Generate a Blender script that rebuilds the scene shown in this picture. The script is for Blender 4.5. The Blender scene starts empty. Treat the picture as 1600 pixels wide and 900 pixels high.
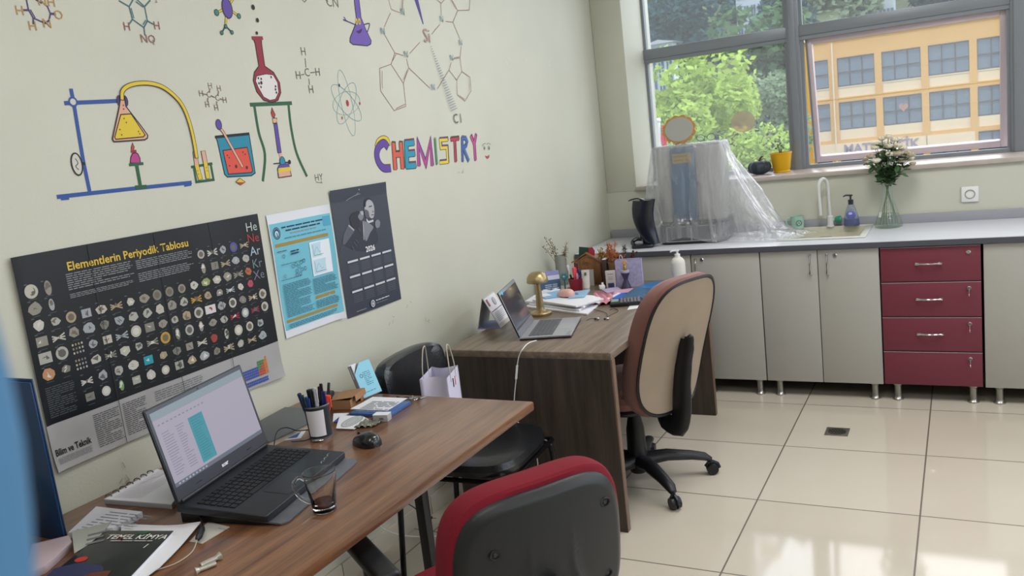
import bpy, bmesh, math, random
from mathutils import Vector, Matrix, Euler
from math import pi, sin, cos, radians as R
random.seed(7)
SC = bpy.context.scene
COL = SC.collection

# ---------------------------------------------------------------- camera
CX, CY, CZ = 2.0734, 0.0, 1.5568
YAW, PITCH, ROLL, FPX = 0.50304, -0.17348, -0.11528, 1315.5
_f = Vector((-sin(YAW)*cos(PITCH), cos(YAW)*cos(PITCH), sin(PITCH)))
_r0 = Vector((cos(YAW), sin(YAW), 0)); _u0 = _r0.cross(_f)
_r = _r0*cos(ROLL) + _u0*sin(ROLL); _u = -_r0*sin(ROLL) + _u0*cos(ROLL)
cam_d = bpy.data.cameras.new('camera'); cam = bpy.data.objects.new('camera', cam_d); COL.objects.link(cam)
cam.matrix_world = Matrix(((_r.x, _u.x, -_f.x, CX), (_r.y, _u.y, -_f.y, CY), (_r.z, _u.z, -_f.z, CZ), (0, 0, 0, 1)))
cam_d.sensor_width = 36; cam_d.lens = FPX/1600*36; cam_d.clip_start = 0.02; cam_d.clip_end = 600
cam_d.dof.use_dof = True; cam_d.dof.focus_distance = 2.7; cam_d.dof.aperture_fstop = 9.0
SC.camera = cam

# ---------------------------------------------------------------- light
SC.view_settings.view_transform = 'Standard'; SC.view_settings.look = 'None'
SC.view_settings.gamma = 1; SC.view_settings.exposure = -0.08
try: SC.view_settings.use_curve_mapping = False
except Exception: pass
W = bpy.data.worlds.new('sky'); SC.world = W; W.use_nodes = True
nt = W.node_tree; nt.nodes.clear()
tc = nt.nodes.new('ShaderNodeTexCoord'); dp = nt.nodes.new('ShaderNodeVectorMath'); dp.operation = 'DOT_PRODUCT'
sd = Vector((0.55, 0.72, 0.42)).normalized(); dp.inputs[1].default_value = sd
rp = nt.nodes.new('ShaderNodeValToRGB')
SKY_DIM, SKY_MID, SKY_BRI = 1.0, 2.3, 4.6
rp.color_ramp.elements[0].position = 0.30; rp.color_ramp.elements[0].color = (SKY_DIM*.86, SKY_DIM*.96, SKY_DIM*1.2, 1)
rp.color_ramp.elements[1].position = 0.92; rp.color_ramp.elements[1].color = (SKY_BRI*.97, SKY_BRI*.99, SKY_BRI*1.05, 1)
e = rp.color_ramp.elements.new(0.65); e.color = (SKY_MID*.88, SKY_MID*.96, SKY_MID*1.16, 1)
mp = nt.nodes.new('ShaderNodeMath'); mp.operation = 'MULTIPLY_ADD'; mp.inputs[1].default_value = .5; mp.inputs[2].default_value = .5
bg = nt.nodes.new('ShaderNodeBackground'); ow = nt.nodes.new('ShaderNodeOutputWorld')
nt.links.new(tc.outputs['Generated'], dp.inputs[0]); nt.links.new(dp.outputs['Value'], mp.inputs[0])
nt.links.new(mp.outputs[0], rp.inputs[0]); nt.links.new(rp.outputs[0], bg.inputs[0]); nt.links.new(bg.outputs[0], ow.inputs[0])
bg.inputs[1].default_value = 1.0
sun_d = bpy.data.lights.new('sun', 'SUN'); sun_d.energy = 1.9; sun_d.angle = R(3); sun_d.color = (1, .95, .85)
sun = bpy.data.objects.new('sun', sun_d); COL.objects.link(sun)
sun.rotation_euler = Vector((-0.35, -0.55, 0.9)).to_track_quat('Z', 'Y').to_euler()
def portal(loc, rot, sx, sy):
    d = bpy.data.lights.new('daylight_portal', 'AREA'); d.shape = 'RECTANGLE'; d.size = sx; d.size_y = sy
    d.cycles.is_portal = True
    o = bpy.data.objects.new('daylight_portal', d); COL.objects.link(o); o.location = loc; o.rotation_euler = rot
RX, RY0, CH = 5.2, -2.6, 3.1
FILL_W = 27      # fill lamps added at the ceiling, out of view, to brighten the room
FILL_LAMPS = [(1.5, .4), (3.7, .4), (1.7, 3.3), (3.7, 3.3)]
for lx, ly in FILL_LAMPS:
    d = bpy.data.lights.new('added_fill_light', 'AREA'); d.shape = 'RECTANGLE'; d.size = .56; d.size_y = 1.16; d.energy = FILL_W*(.72 if ly < 1 else 1.15); d.color = (1, .985, .97)
    o = bpy.data.objects.new('added_fill_light', d); COL.objects.link(o); o.location = (lx, ly, CH-.075)
portal((2.6, 5.72, 2.08), (R(-90), 0, 0), 4.9, 1.85)
portal((RX+.12, 2.6, 1.95), (0, R(90), 0), 1.8, 4.4)  # sampling portal at the added right-hand windows

# ---------------------------------------------------------------- pixel helpers (a pixel of the photograph onto a real plane)
def ray(px, py): return _f + _r*((px-800)/FPX) - _u*((py-450)/FPX)
def at(px, py, ax, v):
    d = ray(px, py); o = Vector((CX, CY, CZ)); t = (v-o[ax])/d[ax]; return o + d*t
def atz(px, py, z): return at(px, py, 2, z)
def aty(px, py, y): return at(px, py, 1, y)
def wyz(px, py): p = at(px, py, 0, 0.0); return (p.y, p.z)

# ---------------------------------------------------------------- materials
def lin(c): return tuple((x/12.92 if x <= .04045 else ((x+.055)/1.055)**2.4) for x in c)
def rgb(h):
    if isinstance(h, str): h = h.lstrip('#'); h = tuple(int(h[i:i+2], 16)/255 for i in (0, 2, 4))
    return lin(h)
_mats = {}
def mat(name, col, rough=.5, metal=0, bump=0, bscale=60, var=0, vscale=8, spec=.5, coat=0, trans=0, ior=1.45, emit=0, sheen=0, alpha=1):
    if name in _mats: return _mats[name]
    m = bpy.data.materials.new(name); m.use_nodes = True; n = m.node_tree; b = n.nodes['Principled BSDF']
    c = rgb(col)
    b.inputs['Base Color'].default_value = (*c, 1); b.inputs['Roughness'].default_value = rough; b.inputs['Metallic'].default_value = metal
    b.inputs['Specular IOR Level'].default_value = spec; b.inputs['Coat Weight'].default_value = coat; b.inputs['Coat Roughness'].default_value = .12
    b.inputs['Transmission Weight'].default_value = trans; b.inputs['IOR'].default_value = ior; b.inputs['Sheen Weight'].default_value = sheen
    b.inputs['Alpha'].default_value = alpha
    if emit: b.inputs['Emission Color'].default_value = (*c, 1); b.inputs['Emission Strength'].default_value = emit
    t = n.nodes.new('ShaderNodeTexCoord')
    if var:
        z = n.nodes.new('ShaderNodeTexNoise'); z.inputs['Scale'].default_value = vscale; z.inputs['Detail'].default_value = 5
        mr = n.nodes.new('ShaderNodeMapRange'); mr.inputs[1].default_value = .3; mr.inputs[2].default_value = .7; mr.inputs[3].default_value = 1-var; mr.inputs[4].default_value = 1+var
        mx = n.nodes.new('ShaderNodeVectorMath'); mx.operation = 'SCALE'; mx.inputs[0].default_value = c
        n.links.new(t.outputs['Object'], z.inputs['Vector']); n.links.new(z.outputs[0], mr.inputs[0]); n.links.new(mr.outputs[0], mx.inputs['Scale']); n.links.new(mx.outputs[0], b.inputs['Base Color'])
    if bump:
        z = n.nodes.new('ShaderNodeTexNoise'); z.inputs['Scale'].default_value = bscale; z.inputs['Detail'].default_value = 3
        bp = n.nodes.new('ShaderNodeBump'); bp.inputs['Strength'].default_value = bump; bp.inputs['Distance'].default_value = .004
        n.links.new(t.outputs['Object'], z.inputs['Vector']); n.links.new(z.outputs[0], bp.inputs['Height']); n.links.new(bp.outputs[0], b.inputs['Normal'])
    _mats[name] = m; return m
def wood(name, c1, c2, axis='Y', rough=.35, stretch=.06, scale=26, coat=0, spec=.5):
    m = bpy.data.materials.new(name); m.use_nodes = True; n = m.node_tree; b = n.nodes['Principled BSDF']
    t = n.nodes.new('ShaderNodeTexCoord'); mpn = n.nodes.new('ShaderNodeMapping'); s = [1, 1, 1]; s['XYZ'.index(axis)] = stretch; mpn.inputs['Scale'].default_value = s
    z = n.nodes.new('ShaderNodeTexNoise'); z.inputs['Scale'].default_value = scale; z.inputs['Detail'].default_value = 8; z.inputs['Roughness'].default_value = .65; z.inputs['Distortion'].default_value = .25
    z2 = n.nodes.new('ShaderNodeTexNoise'); z2.inputs['Scale'].default_value = scale*6; z2.inputs['Detail'].default_value = 3
    ad = n.nodes.new('ShaderNodeMath'); ad.operation = 'MULTIPLY_ADD'; ad.inputs[1].default_value = .35
    cr = n.nodes.new('ShaderNodeValToRGB'); cr.color_ramp.elements[0].position = .45; cr.color_ramp.elements[1].position = .88
    cr.color_ramp.elements[0].color = (*rgb(c1), 1); cr.color_ramp.elements[1].color = (*rgb(c2), 1)
    n.links.new(t.outputs['Object'], mpn.inputs[0]); n.links.new(mpn.outputs[0], z.inputs[0]); n.links.new(mpn.outputs[0], z2.inputs[0])
    n.links.new(z2.outputs[0], ad.inputs[0]); n.links.new(z.outputs[0], ad.inputs[2]); n.links.new(ad.outputs[0], cr.inputs[0]); n.links.new(cr.outputs[0], b.inputs['Base Color'])
    b.inputs['Roughness'].default_value = rough; b.inputs['Coat Weight'].default_value = coat; b.inputs['Coat Roughness'].default_value = .15; b.inputs['Specular IOR Level'].default_value = spec
    return m
def sheer(name, tint, transp, white=.15, gl=.08, rough=.1, wrinkle=0):
    """thin clear sheet or window glass: transparent + a little gloss + a white veil (painted haze on the window panes)"""
    m = bpy.data.materials.new(name); m.use_nodes = True; n = m.node_tree; n.nodes.clear()
    o = n.nodes.new('ShaderNodeOutputMaterial'); tr = n.nodes.new('ShaderNodeBsdfTransparent'); tr.inputs[0].default_value = (*rgb(tint), 1)
    g = n.nodes.new('ShaderNodeBsdfGlossy'); g.inputs['Roughness'].default_value = rough
    d = n.nodes.new('ShaderNodeBsdfTranslucent'); d.inputs[0].default_value = (.85, .87, .9, 1)
    d2 = n.nodes.new('ShaderNodeBsdfDiffuse'); d2.inputs[0].default_value = (.85, .87, .9, 1)
    md = n.nodes.new('ShaderNodeMixShader'); md.inputs[0].default_value = .5; n.links.new(d.outputs[0], md.inputs[1]); n.links.new(d2.outputs[0], md.inputs[2])
    m1 = n.nodes.new('ShaderNodeMixShader'); m1.inputs[0].default_value = white
    m2 = n.nodes.new('ShaderNodeMixShader'); lw = n.nodes.new('ShaderNodeLayerWeight'); lw.inputs[0].default_value = .25
    ml = n.nodes.new('ShaderNodeMath'); ml.operation = 'MULTIPLY_ADD'; ml.inputs[1].default_value = gl*4; ml.inputs[2].default_value = gl; ml.use_clamp = True
    n.links.new(tr.outputs[0], m1.inputs[1]); n.links.new(md.outputs[0], m1.inputs[2]); n.links.new(m1.outputs[0], m2.inputs[1]); n.links.new(g.outputs[0], m2.inputs[2])
    n.links.new(lw.outputs['Fresnel'], ml.inputs[0]); n.links.new(ml.outputs[0], m2.inputs[0]); n.links.new(m2.outputs[0], o.inputs[0])
    if wrinkle:
        t = n.nodes.new('ShaderNodeTexCoord')
        z = n.nodes.new('ShaderNodeTexNoise'); z.inputs['Scale'].default_value = 14; z.inputs['Detail'].default_value = 5; z.inputs['Distortion'].default_value = 1.2
        bp = n.nodes.new('ShaderNodeBump'); bp.inputs['Strength'].default_value = wrinkle; bp.inputs['Distance'].default_value = .03
        mpp = n.nodes.new('ShaderNodeMapping'); mpp.inputs['Scale'].default_value = (1, 1, .16); n.links.new(t.outputs['Object'], mpp.inputs[0]); n.links.new(mpp.outputs[0], z.inputs[0]); n.links.new(z.outputs[0], bp.inputs['Height']); n.links.new(bp.outputs[0], g.inputs['Normal']); n.links.new(bp.outputs[0], d2.inputs['Normal'])
        cr = n.nodes.new('ShaderNodeValToRGB'); cr.color_ramp.elements[0].position = .45; cr.color_ramp.elements[0].color = (white,)*3+(1,)
        cr.color_ramp.elements[1].position = .8; cr.color_ramp.elements[1].color = (min(.8, white*2.1),)*3+(1,)
        n.links.new(z.outputs[0], cr.inputs[0]); n.links.new(cr.outputs[0], m1.inputs[0])
    return m

# ---------------------------------------------------------------- mesh builder
class MB:
    def __init__(s, M=None): s.bm = bmesh.new(); s.mats = []; s.M = M or Matrix()
    def mi(s, m):
        if m not in s.mats: s.mats.append(m)
        return s.mats.index(m)
    def merge(s, t, m, M=None):
        X = s.M @ (M or Matrix()); i = s.mi(m); mp_ = {}
        for v in t.verts: mp_[v] = s.bm.verts.new(X @ v.co)
        for f in t.faces:
            try: g = s.bm.faces.new([mp_[v] for v in f.verts]); g.material_index = i
            except ValueError: pass
        t.free()
    def box(s, c, d, m, rot=(0, 0, 0), bev=0, seg=2, M=None):
        t = bmesh.new(); bmesh.ops.create_cube(t, size=1)
        for v in t.verts: v.co = Vector((v.co.x*d[0], v.co.y*d[1], v.co.z*d[2]))
        if bev: bmesh.ops.bevel(t, geom=t.edges[:], offset=bev, segments=seg, affect='EDGES', profile=.5)
        s.merge(t, m, (M or Matrix()) @ Matrix.Translation(c) @ Euler(rot).to_matrix().to_4x4()); return s
    def bb(s, a, b, m, bev=0): # min / max corners
        return s.box([(a[i]+b[i])/2 for i in range(3)], [abs(b[i]-a[i]) for i in range(3)], m, bev=bev)
    def lathe(s, prof, m, c=(0, 0, 0), seg=28, M=None, sy=1, ang=2*pi):
        t = bmesh.new(); rings = []; full = abs(ang-2*pi) < 1e-6; ns = seg if full else seg+1
        for r, z in prof:
            rings.append([t.verts.new((r*cos(ang*k/seg), r*sin(ang*k/seg)*sy, z)) for k in range(ns)] if r > 1e-6 else [t.verts.new((0, 0, z))])
        for a, b in zip(rings, rings[1:]):
            for k in range(seg):
                k2 = (k+1) % ns if full else k+1
                if len(a) == 1 and len(b) == 1: continue
                if len(a) == 1: t.faces.new((a[0], b[k2], b[k]))
                elif len(b) == 1: t.faces.new((a[k], a[k2], b[0]))
                else: t.faces.new((a[k], a[k2], b[k2], b[k]))
        s.merge(t, m, (M or Matrix()) @ Matrix.Translation(c)); return s
    def cyl(s, p0, p1, r, m, r2=None, seg=16): return s.tube([p0, p1], [r, r if r2 is None else r2], m, seg)
    def tube(s, pts, r, m, seg=8, closed=False, flat=1, up0=None):
        pts = [Vector(p) for p in pts]; n = len(pts)
        if not isinstance(r, (list, tuple)): r = [r]*n
        t = bmesh.new(); rings = []; up = Vector(up0) if up0 else None
        for i, p in enumerate(pts):
            if closed: d = pts[(i+1) % n]-pts[i-1]
            else: d = pts[min(i+1, n-1)]-pts[max(i-1, 0)]
            if d.length < 1e-9: d = Vector((0, 0, 1))
            d.normalize()
            if up is None: up = Vector((0, 0, 1)) if abs(d.z) < .9 else Vector((1, 0, 0))
            a = d.cross(up)
            if a.length < 1e-5: a = d.cross(Vector((1, 0, 0)) if abs(d.x) < .9 else Vector((0, 1, 0)))
            a.normalize(); b = a.cross(d).normalized(); up = b
            rings.append([t.verts.new(p + a*(r[i]*cos(2*pi*k/seg)) + b*(r[i]*flat*sin(2*pi*k/seg))) for k in range(seg)])
        for i in range(n if closed else n-1):
            A, B = rings[i], rings[(i+1) % n]
            for k in range(seg): t.faces.new((A[k], A[(k+1) % seg], B[(k+1) % seg], B[k]))
        if not closed:
            t.faces.new(rings[0][::-1]); t.faces.new(rings[-1])
        s.merge(t, m); return s
    def prism(s, poly, z0, z1, m, M=None, bev=0):
        t = bmesh.new(); n = len(poly)
        A = sum(poly[i][0]*poly[(i+1) % n][1]-poly[(i+1) % n][0]*poly[i][1] for i in range(n))
        if A < 0: poly = poly[::-1]
        a = [t.verts.new((x, y, z0)) for x, y in poly]; b = [t.verts.new((x, y, z1)) for x, y in poly]
        t.faces.new(a[::-1]); t.faces.new(b)
        for i in range(n): t.faces.new((a[i], a[(i+1) % n], b[(i+1) % n], b[i]))
        if bev: bmesh.ops.bevel(t, geom=[e for e in t.edges if abs(e.verts[0].co.z-e.verts[1].co.z) < 1e-6], offset=bev, segments=3, affect='EDGES', profile=.5)
        s.merge(t, m, M); return s
    def ball(s, c, r, m, seg=16, M=None):
        if not isinstance(r, (list, tuple)): r = (r, r, r)
        t = bmesh.new(); bmesh.ops.create_uvsphere(t, u_segments=seg, v_segments=max(6, seg*2//3), radius=1)
        for v in t.verts: v.co = Vector((v.co.x*r[0], v.co.y*r[1], v.co.z*r[2]))
        s.merge(t, m, (M or Matrix()) @ Matrix.Translation(c)); return s
    def grid(s, fn, nu, nv, m, closeu=False):
        t = bmesh.new(); V = [[t.verts.new(fn(i/nu, j/nv)) for j in range(nv+1)] for i in range(nu if closeu else nu+1)]
        for i in range(nu):
            for j in range(nv):
                i2 = (i+1) % nu if closeu else i+1
                t.faces.new((V[i][j], V[i2][j], V[i2][j+1], V[i][j+1]))
        s.merge(t, m); return s
    def text(s, txt, size, m, M, depth=0, align='CENTER', bold=0):
        cu = bpy.data.curves.new('t', 'FONT'); cu.body = txt; cu.size = size; cu.align_x = align; cu.align_y = 'CENTER'; cu.extrude = depth; cu.offset = bold; cu.resolution_u = 2
        o = bpy.data.objects.new('t', cu); COL.objects.link(o)
        dg = bpy.context.evaluated_depsgraph_get(); me = o.evaluated_get(dg).to_mesh()
        t = bmesh.new(); t.from_mesh(me); o.evaluated_get(dg).to_mesh_clear()
        bpy.data.objects.remove(o); bpy.data.curves.remove(cu); s.merge(t, m, M); return s
    def build(s, name, parent=None, label=None, sharp=34, recalc=True):
        bm = s.bm
        if recalc: bmesh.ops.recalc_face_normals(bm, faces=bm.faces[:])
        ca = R(sharp)
        for f in bm.faces: f.smooth = True
        for e_ in bm.edges:
            if len(e_.link_faces) != 2 or e_.calc_face_angle(0) > ca: e_.smooth = False
        me = bpy.data.meshes.new(name); bm.to_mesh(me); bm.free()
        for m in s.mats: me.materials.append(m)
        o = bpy.data.objects.new(name, me); COL.objects.link(o)
        if parent is not None: o.parent = parent
        if label: o['label'] = label
        return o
# things printed or painted on a flat face: u right, v up, w out of the face
class Flat(MB):
    def __init__(s, M, warp=None): super().__init__(M); s.w = .0006; s.dw = .00012; s.warp = warp
    def _p(s, u, v):
        return Vector((u, v, s.w + (s.warp(u, v) if s.warp else 0)))
    def nxt(s): s.w += s.dw
    def poly(s, pts, m):
        t = bmesh.new(); n = len(pts)
        A = sum(pts[i][0]*pts[(i+1) % n][1]-pts[(i+1) % n][0]*pts[i][1] for i in range(n))
        if A < 0: pts = pts[::-1]
        t.faces.new([t.verts.new(s._p(*p)) for p in pts]); s.merge(t, m); s.nxt(); return s
    def rect(s, u0, v0, u1, v1, m, step=.04):
        t = bmesh.new(); nu = max(1, int(abs(u1-u0)/step)) if s.warp else 1; nv = max(1, int(abs(v1-v0)/step)) if s.warp else 1
        V = [[t.verts.new(s._p(u0+(u1-u0)*i/nu, v0+(v1-v0)*j/nv)) for j in range(nv+1)] for i in range(nu+1)]
        for i in range(nu):
            for j in range(nv): t.faces.new((V[i][j], V[i+1][j], V[i+1][j+1], V[i][j+1]))
        s.merge(t, m); s.nxt(); return s
    def ell(s, u, v, a, b, m, rot=0, n=20):
        return s.poly([(u+a*cos(k*2*pi/n)*cos(rot)-b*sin(k*2*pi/n)*sin(rot), v+a*cos(k*2*pi/n)*sin(rot)+b*sin(k*2*pi/n)*cos(rot)) for k in range(n)], m)
    def stroke(s, pts, wd, m, closed=False, cap=True):
        t = bmesh.new(); n = len(pts); P = [Vector((p[0], p[1])) for p in pts]; L = []
        for i in range(n):
            a = P[i-1] if (i > 0 or closed) else P[i]; b = P[(i+1) % n] if (i < n-1 or closed) else P[i]
            d1 = (P[i]-a); d2 = (b-P[i])
            d1 = d1.normalized() if d1.length > 1e-9 else d2.normalized(); d2 = d2.normalized() if d2.length > 1e-9 else d1
            tt = (d1+d2); tt = tt.normalized() if tt.length > 1e-6 else d1
            nn = Vector((-tt.y, tt.x)); k = max(.5, nn.dot(Vector((-d1.y, d1.x)))); q = P[i].copy()
            if cap and not closed and i == 0: q -= d2*wd*.3
            if cap and not closed and i == n-1: q += d1*wd*.3
            L.append((t.verts.new(s._p(*(q+nn*wd/2/k))), t.verts.new(s._p(*(q-nn*wd/2/k)))))
        for i in range(n if closed else n-1):
            a, b = L[i], L[(i+1) % n]; t.faces.new((a[1], b[1], b[0], a[0]))
        s.merge(t, m); s.nxt(); return s
    def ring(s, u, v, a, b, wd, m, rot=0, n=28):
        return s.stroke([(u+a*cos(k*2*pi/n)*cos(rot)-b*sin(k*2*pi/n)*sin(rot), v+a*cos(k*2*pi/n)*sin(rot)+b*sin(k*2*pi/n)*cos(rot)) for k in range(n)], wd, m, closed=True)
    def txt(s, body, u, v, size, m, align='CENTER', bold=0, rot=0):
        s.text(body, size, m, Matrix.Translation(s._p(u, v)) @ Matrix.Rotation(rot, 4, 'Z'), align=align, bold=bold); s.nxt(); return s
    def wtext(s, body, size, m, u, v, sx=1, sy=1, bold=0):
        k = MB(); k.text(body, size, m, Matrix.Translation((u, v, 0)) @ Matrix.Diagonal((sx, sy, 1, 1)), bold=bold)
        for q in k.bm.verts: q.co = s._p(q.co.x, q.co.y)
        s.merge(k.bm, m); s.nxt(); return s
    def lines(s, u0, v0, u1, v1, rows, m, h=.5, jit=.12):
        """rows of small print, each a row of word-long dashes"""
        st = (v1-v0)/rows
        for i in range(rows):
            v = v1-(i+.5)*st; u = u0; t = bmesh.new(); end = u1-(random.random()*jit*(u1-u0) if i % 6 != 5 else (u1-u0)*.5)
            while u < end:
                l = min(end-u, abs(st)*random.uniform(1.5, 4.5)); a = s._p(u, v-st*h/2); b = s._p(u+l, v-st*h/2); c = s._p(u+l, v+st*h/2); d = s._p(u, v+st*h/2)
                t.faces.new([t.verts.new(x) for x in (a, b, c, d)]); u += l+abs(st)*.5
            s.merge(t, m)
        s.nxt(); return s
def frame(loc, u, v):
    """matrix whose x is u (right), y is v (up), z the outward normal"""
    u = Vector(u).normalized(); v = Vector(v); v = (v-u*v.dot(u)).normalized(); w = u.cross(v)
    return Matrix(((u.x, v.x, w.x, loc[0]), (u.y, v.y, w.y, loc[1]), (u.z, v.z, w.z, loc[2]), (0, 0, 0, 1)))
WALLM = frame((0, 0, 0), (0, 1, 0), (0, 0, 1))

def tag(o, label, cat, group=None, kind=None):
    o['label'] = label; o['category'] = cat
    if group: o['group'] = group
    if kind: o['kind'] = kind
    return o
def thing(name, label, cat, loc=(0, 0, 0), rz=0, group=None):
    o = bpy.data.objects.new(name, None); COL.objects.link(o); o.empty_display_size = .05
    o.location = loc; o.rotation_euler = (0, 0, rz); return tag(o, label, cat, group)
def struct(o): o['kind'] = 'structure'; return o
def dup(root, loc=None, rz=None, label=None, group=None, scale=None):
    r = root.copy(); COL.objects.link(r)
    if loc is not None: r.location = loc
    if rz is not None: r.rotation_euler = (0, 0, rz)
    if scale: r.scale = scale
    if label: r['label'] = label
    if group: r['group'] = group
    for ch in list(root.children):
        c = ch.copy(); COL.objects.link(c); c.parent = r
        for g in list(ch.children):
            d = g.copy(); COL.objects.link(d); d.parent = c
    return r

# ---------------------------------------------------------------- shared materials
M_wall = mat('wall_paint', '#c6c6b7', .45, bump=.12, bscale=140, var=.03, vscale=3)
M_black = mat('black_plastic', '#17181c', .4, bump=.1, bscale=300)
M_dark = mat('dark_grey_plastic', '#2b2d31', .38)
M_white = mat('white_plastic', '#e4e4e2', .35)
M_chrome = mat('chrome', '#c8c8ca', .16, 1)
M_alu = mat('window_aluminium', '#868c93', .4, .2)
M_paper = mat('paper_white', '#dddde2', .7)
M_ink = mat('ink_dark', '#3b3d45', .7)
M_inkl = mat('ink_grey', '#8b8e98', .7)
M_blk = mat('paint_black', '#1e1e20', .6)
def C(h, r=.55): return mat('c_'+h.strip('#')+'_%d' % int(r*100), h, r)

# ================================================================ THE ROOM
YB, YW = 5.21, 5.6
def tile_mat():
    m = bpy.data.materials.new('floor_tiles'); m.use_nodes = True; n = m.node_tree; b = n.nodes['Principled BSDF']
    t = n.nodes.new('ShaderNodeTexCoord'); sx = n.nodes.new('ShaderNodeSeparateXYZ'); n.links.new(t.outputs['Object'], sx.inputs[0])
    def mth(op, a, bb=None, cc=None):
        k = n.nodes.new('ShaderNodeMath'); k.operation = op
        for i, v in enumerate((a, bb, cc)):
            if v is None: continue
            if isinstance(v, (int, float)): k.inputs[i].default_value = v
            else: n.links.new(v, k.inputs[i])
        return k.outputs[0]
    def dist(o, off):
        f = mth('FRACT', mth('MULTIPLY_ADD', o, 1/.6, -off/.6+40.5)); return mth('ABSOLUTE', mth('SUBTRACT', f, .5))
    dx = dist(sx.outputs[0], 1.305); dy = dist(sx.outputs[1], 3.86)
    g = mth('LESS_THAN', mth('MINIMUM', dx, dy), .0032/.6*1.0)
    cx = mth('FLOOR', mth('MULTIPLY_ADD', sx.outputs[0], 1/.6, -1.305/.6+40)); cy = mth('FLOOR', mth('MULTIPLY_ADD', sx.outputs[1], 1/.6, -3.86/.6+40))
    cb = n.nodes.new('ShaderNodeCombineXYZ'); n.links.new(cx, cb.inputs[0]); n.links.new(cy, cb.inputs[1])
    wn = n.nodes.new('ShaderNodeTexWhiteNoise'); n.links.new(cb.outputs[0], wn.inputs[0])
    nz = n.nodes.new('ShaderNodeTexNoise'); nz.inputs['Scale'].default_value = 2.2; nz.inputs['Detail'].default_value = 7; n.links.new(t.outputs['Object'], nz.inputs[0])
    v = mth('MULTIPLY_ADD', wn.outputs[0], .35, mth('MULTIPLY', nz.outputs[0], .65))
    mx = n.nodes.new('ShaderNodeMix'); mx.data_type = 'RGBA'; mx.inputs[6].default_value = (*rgb('#c4baa9'), 1); mx.inputs[7].default_value = (*rgb('#d2c9ba'), 1); n.links.new(v, mx.inputs[0])
    m2 = n.nodes.new('ShaderNodeMix'); m2.data_type = 'RGBA'; m2.inputs[7].default_value = (*rgb('#6a6054'), 1); n.links.new(mx.outputs[2], m2.inputs[6]); n.links.new(g, m2.inputs[0])
    n.links.new(m2.outputs[2], b.inputs['Base Color']); rr = mth('MULTIPLY_ADD', g, .5, .07); n.links.new(rr, b.inputs['Roughness'])
    b.inputs['Specular IOR Level'].default_value = .75
    return m
fl = MB(); fl.bb((-.15, RY0-.15, -.1), (RX+.15, 5.75, 0), tile_mat()); struct(fl.build('floor'))
ce = MB(); ce.bb((-.15, RY0-.15, CH), (RX+.15, 5.75, CH+.1), mat('ceiling_paint', '#d8d8d2', .8)); struct(ce.build('ceiling'))
wl = MB(); wl.grid(lambda u, v: Vector((0, RY0+(YB-RY0)*u, CH*v)), 1, 1, M_wall); wl.bb((-.15, RY0-.15, 0), (-.0005, 5.75, CH), M_wall)
wall_left = struct(wl.build('wall_left', recalc=False))
w = MB(); w.bb((0, YB, 0), (RX, 5.75, 1.14), M_wall); w.bb((0, YB, 1.14), (.205, 5.75, CH), M_wall, bev=.004); w.bb((.205, YB+.1, 2.97), (RX, 5.75, CH), M_wall); w.bb((4.98, YB, 1.14), (RX, 5.75, 2.97), M_wall)
wall_back = struct(w.build('wall_back'))
w = MB(); w.bb((RX, RY0, 0), (RX+.15, 5.75, .95), M_wall); w.bb((RX, RY0, 2.9), (RX+.15, 5.75, CH), M_wall); w.bb((RX, RY0, .95), (RX+.15, .4, 2.9), M_wall); w.bb((RX, 4.8, .95), (RX+.15, 5.75, 2.9), M_wall)
struct(w.build('wall_right'))
w = MB(); w.bb((0, RY0-.15, 0), (RX, RY0, CH), M_wall); struct(w.build('wall_front'))
M_skirt = mat('skirting_tile', '#c9bfae', .2)
w = MB()
for k in range(13): w.bb((0, RY0+.6*k+.002, 0), (.012, min(YB-.62, RY0+.6*k+.598), .082), M_skirt, bev=.002)
struct(w.build('baseboard_left'))
M_sill = mat('marble_sill', '#b8aca4', .25, var=.06, vscale=14)
w = MB(); w.bb((.205, YB-.022, 1.14), (4.98, 5.74, 1.168), M_sill, bev=.006); struct(w.build('trim_1'))

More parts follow.
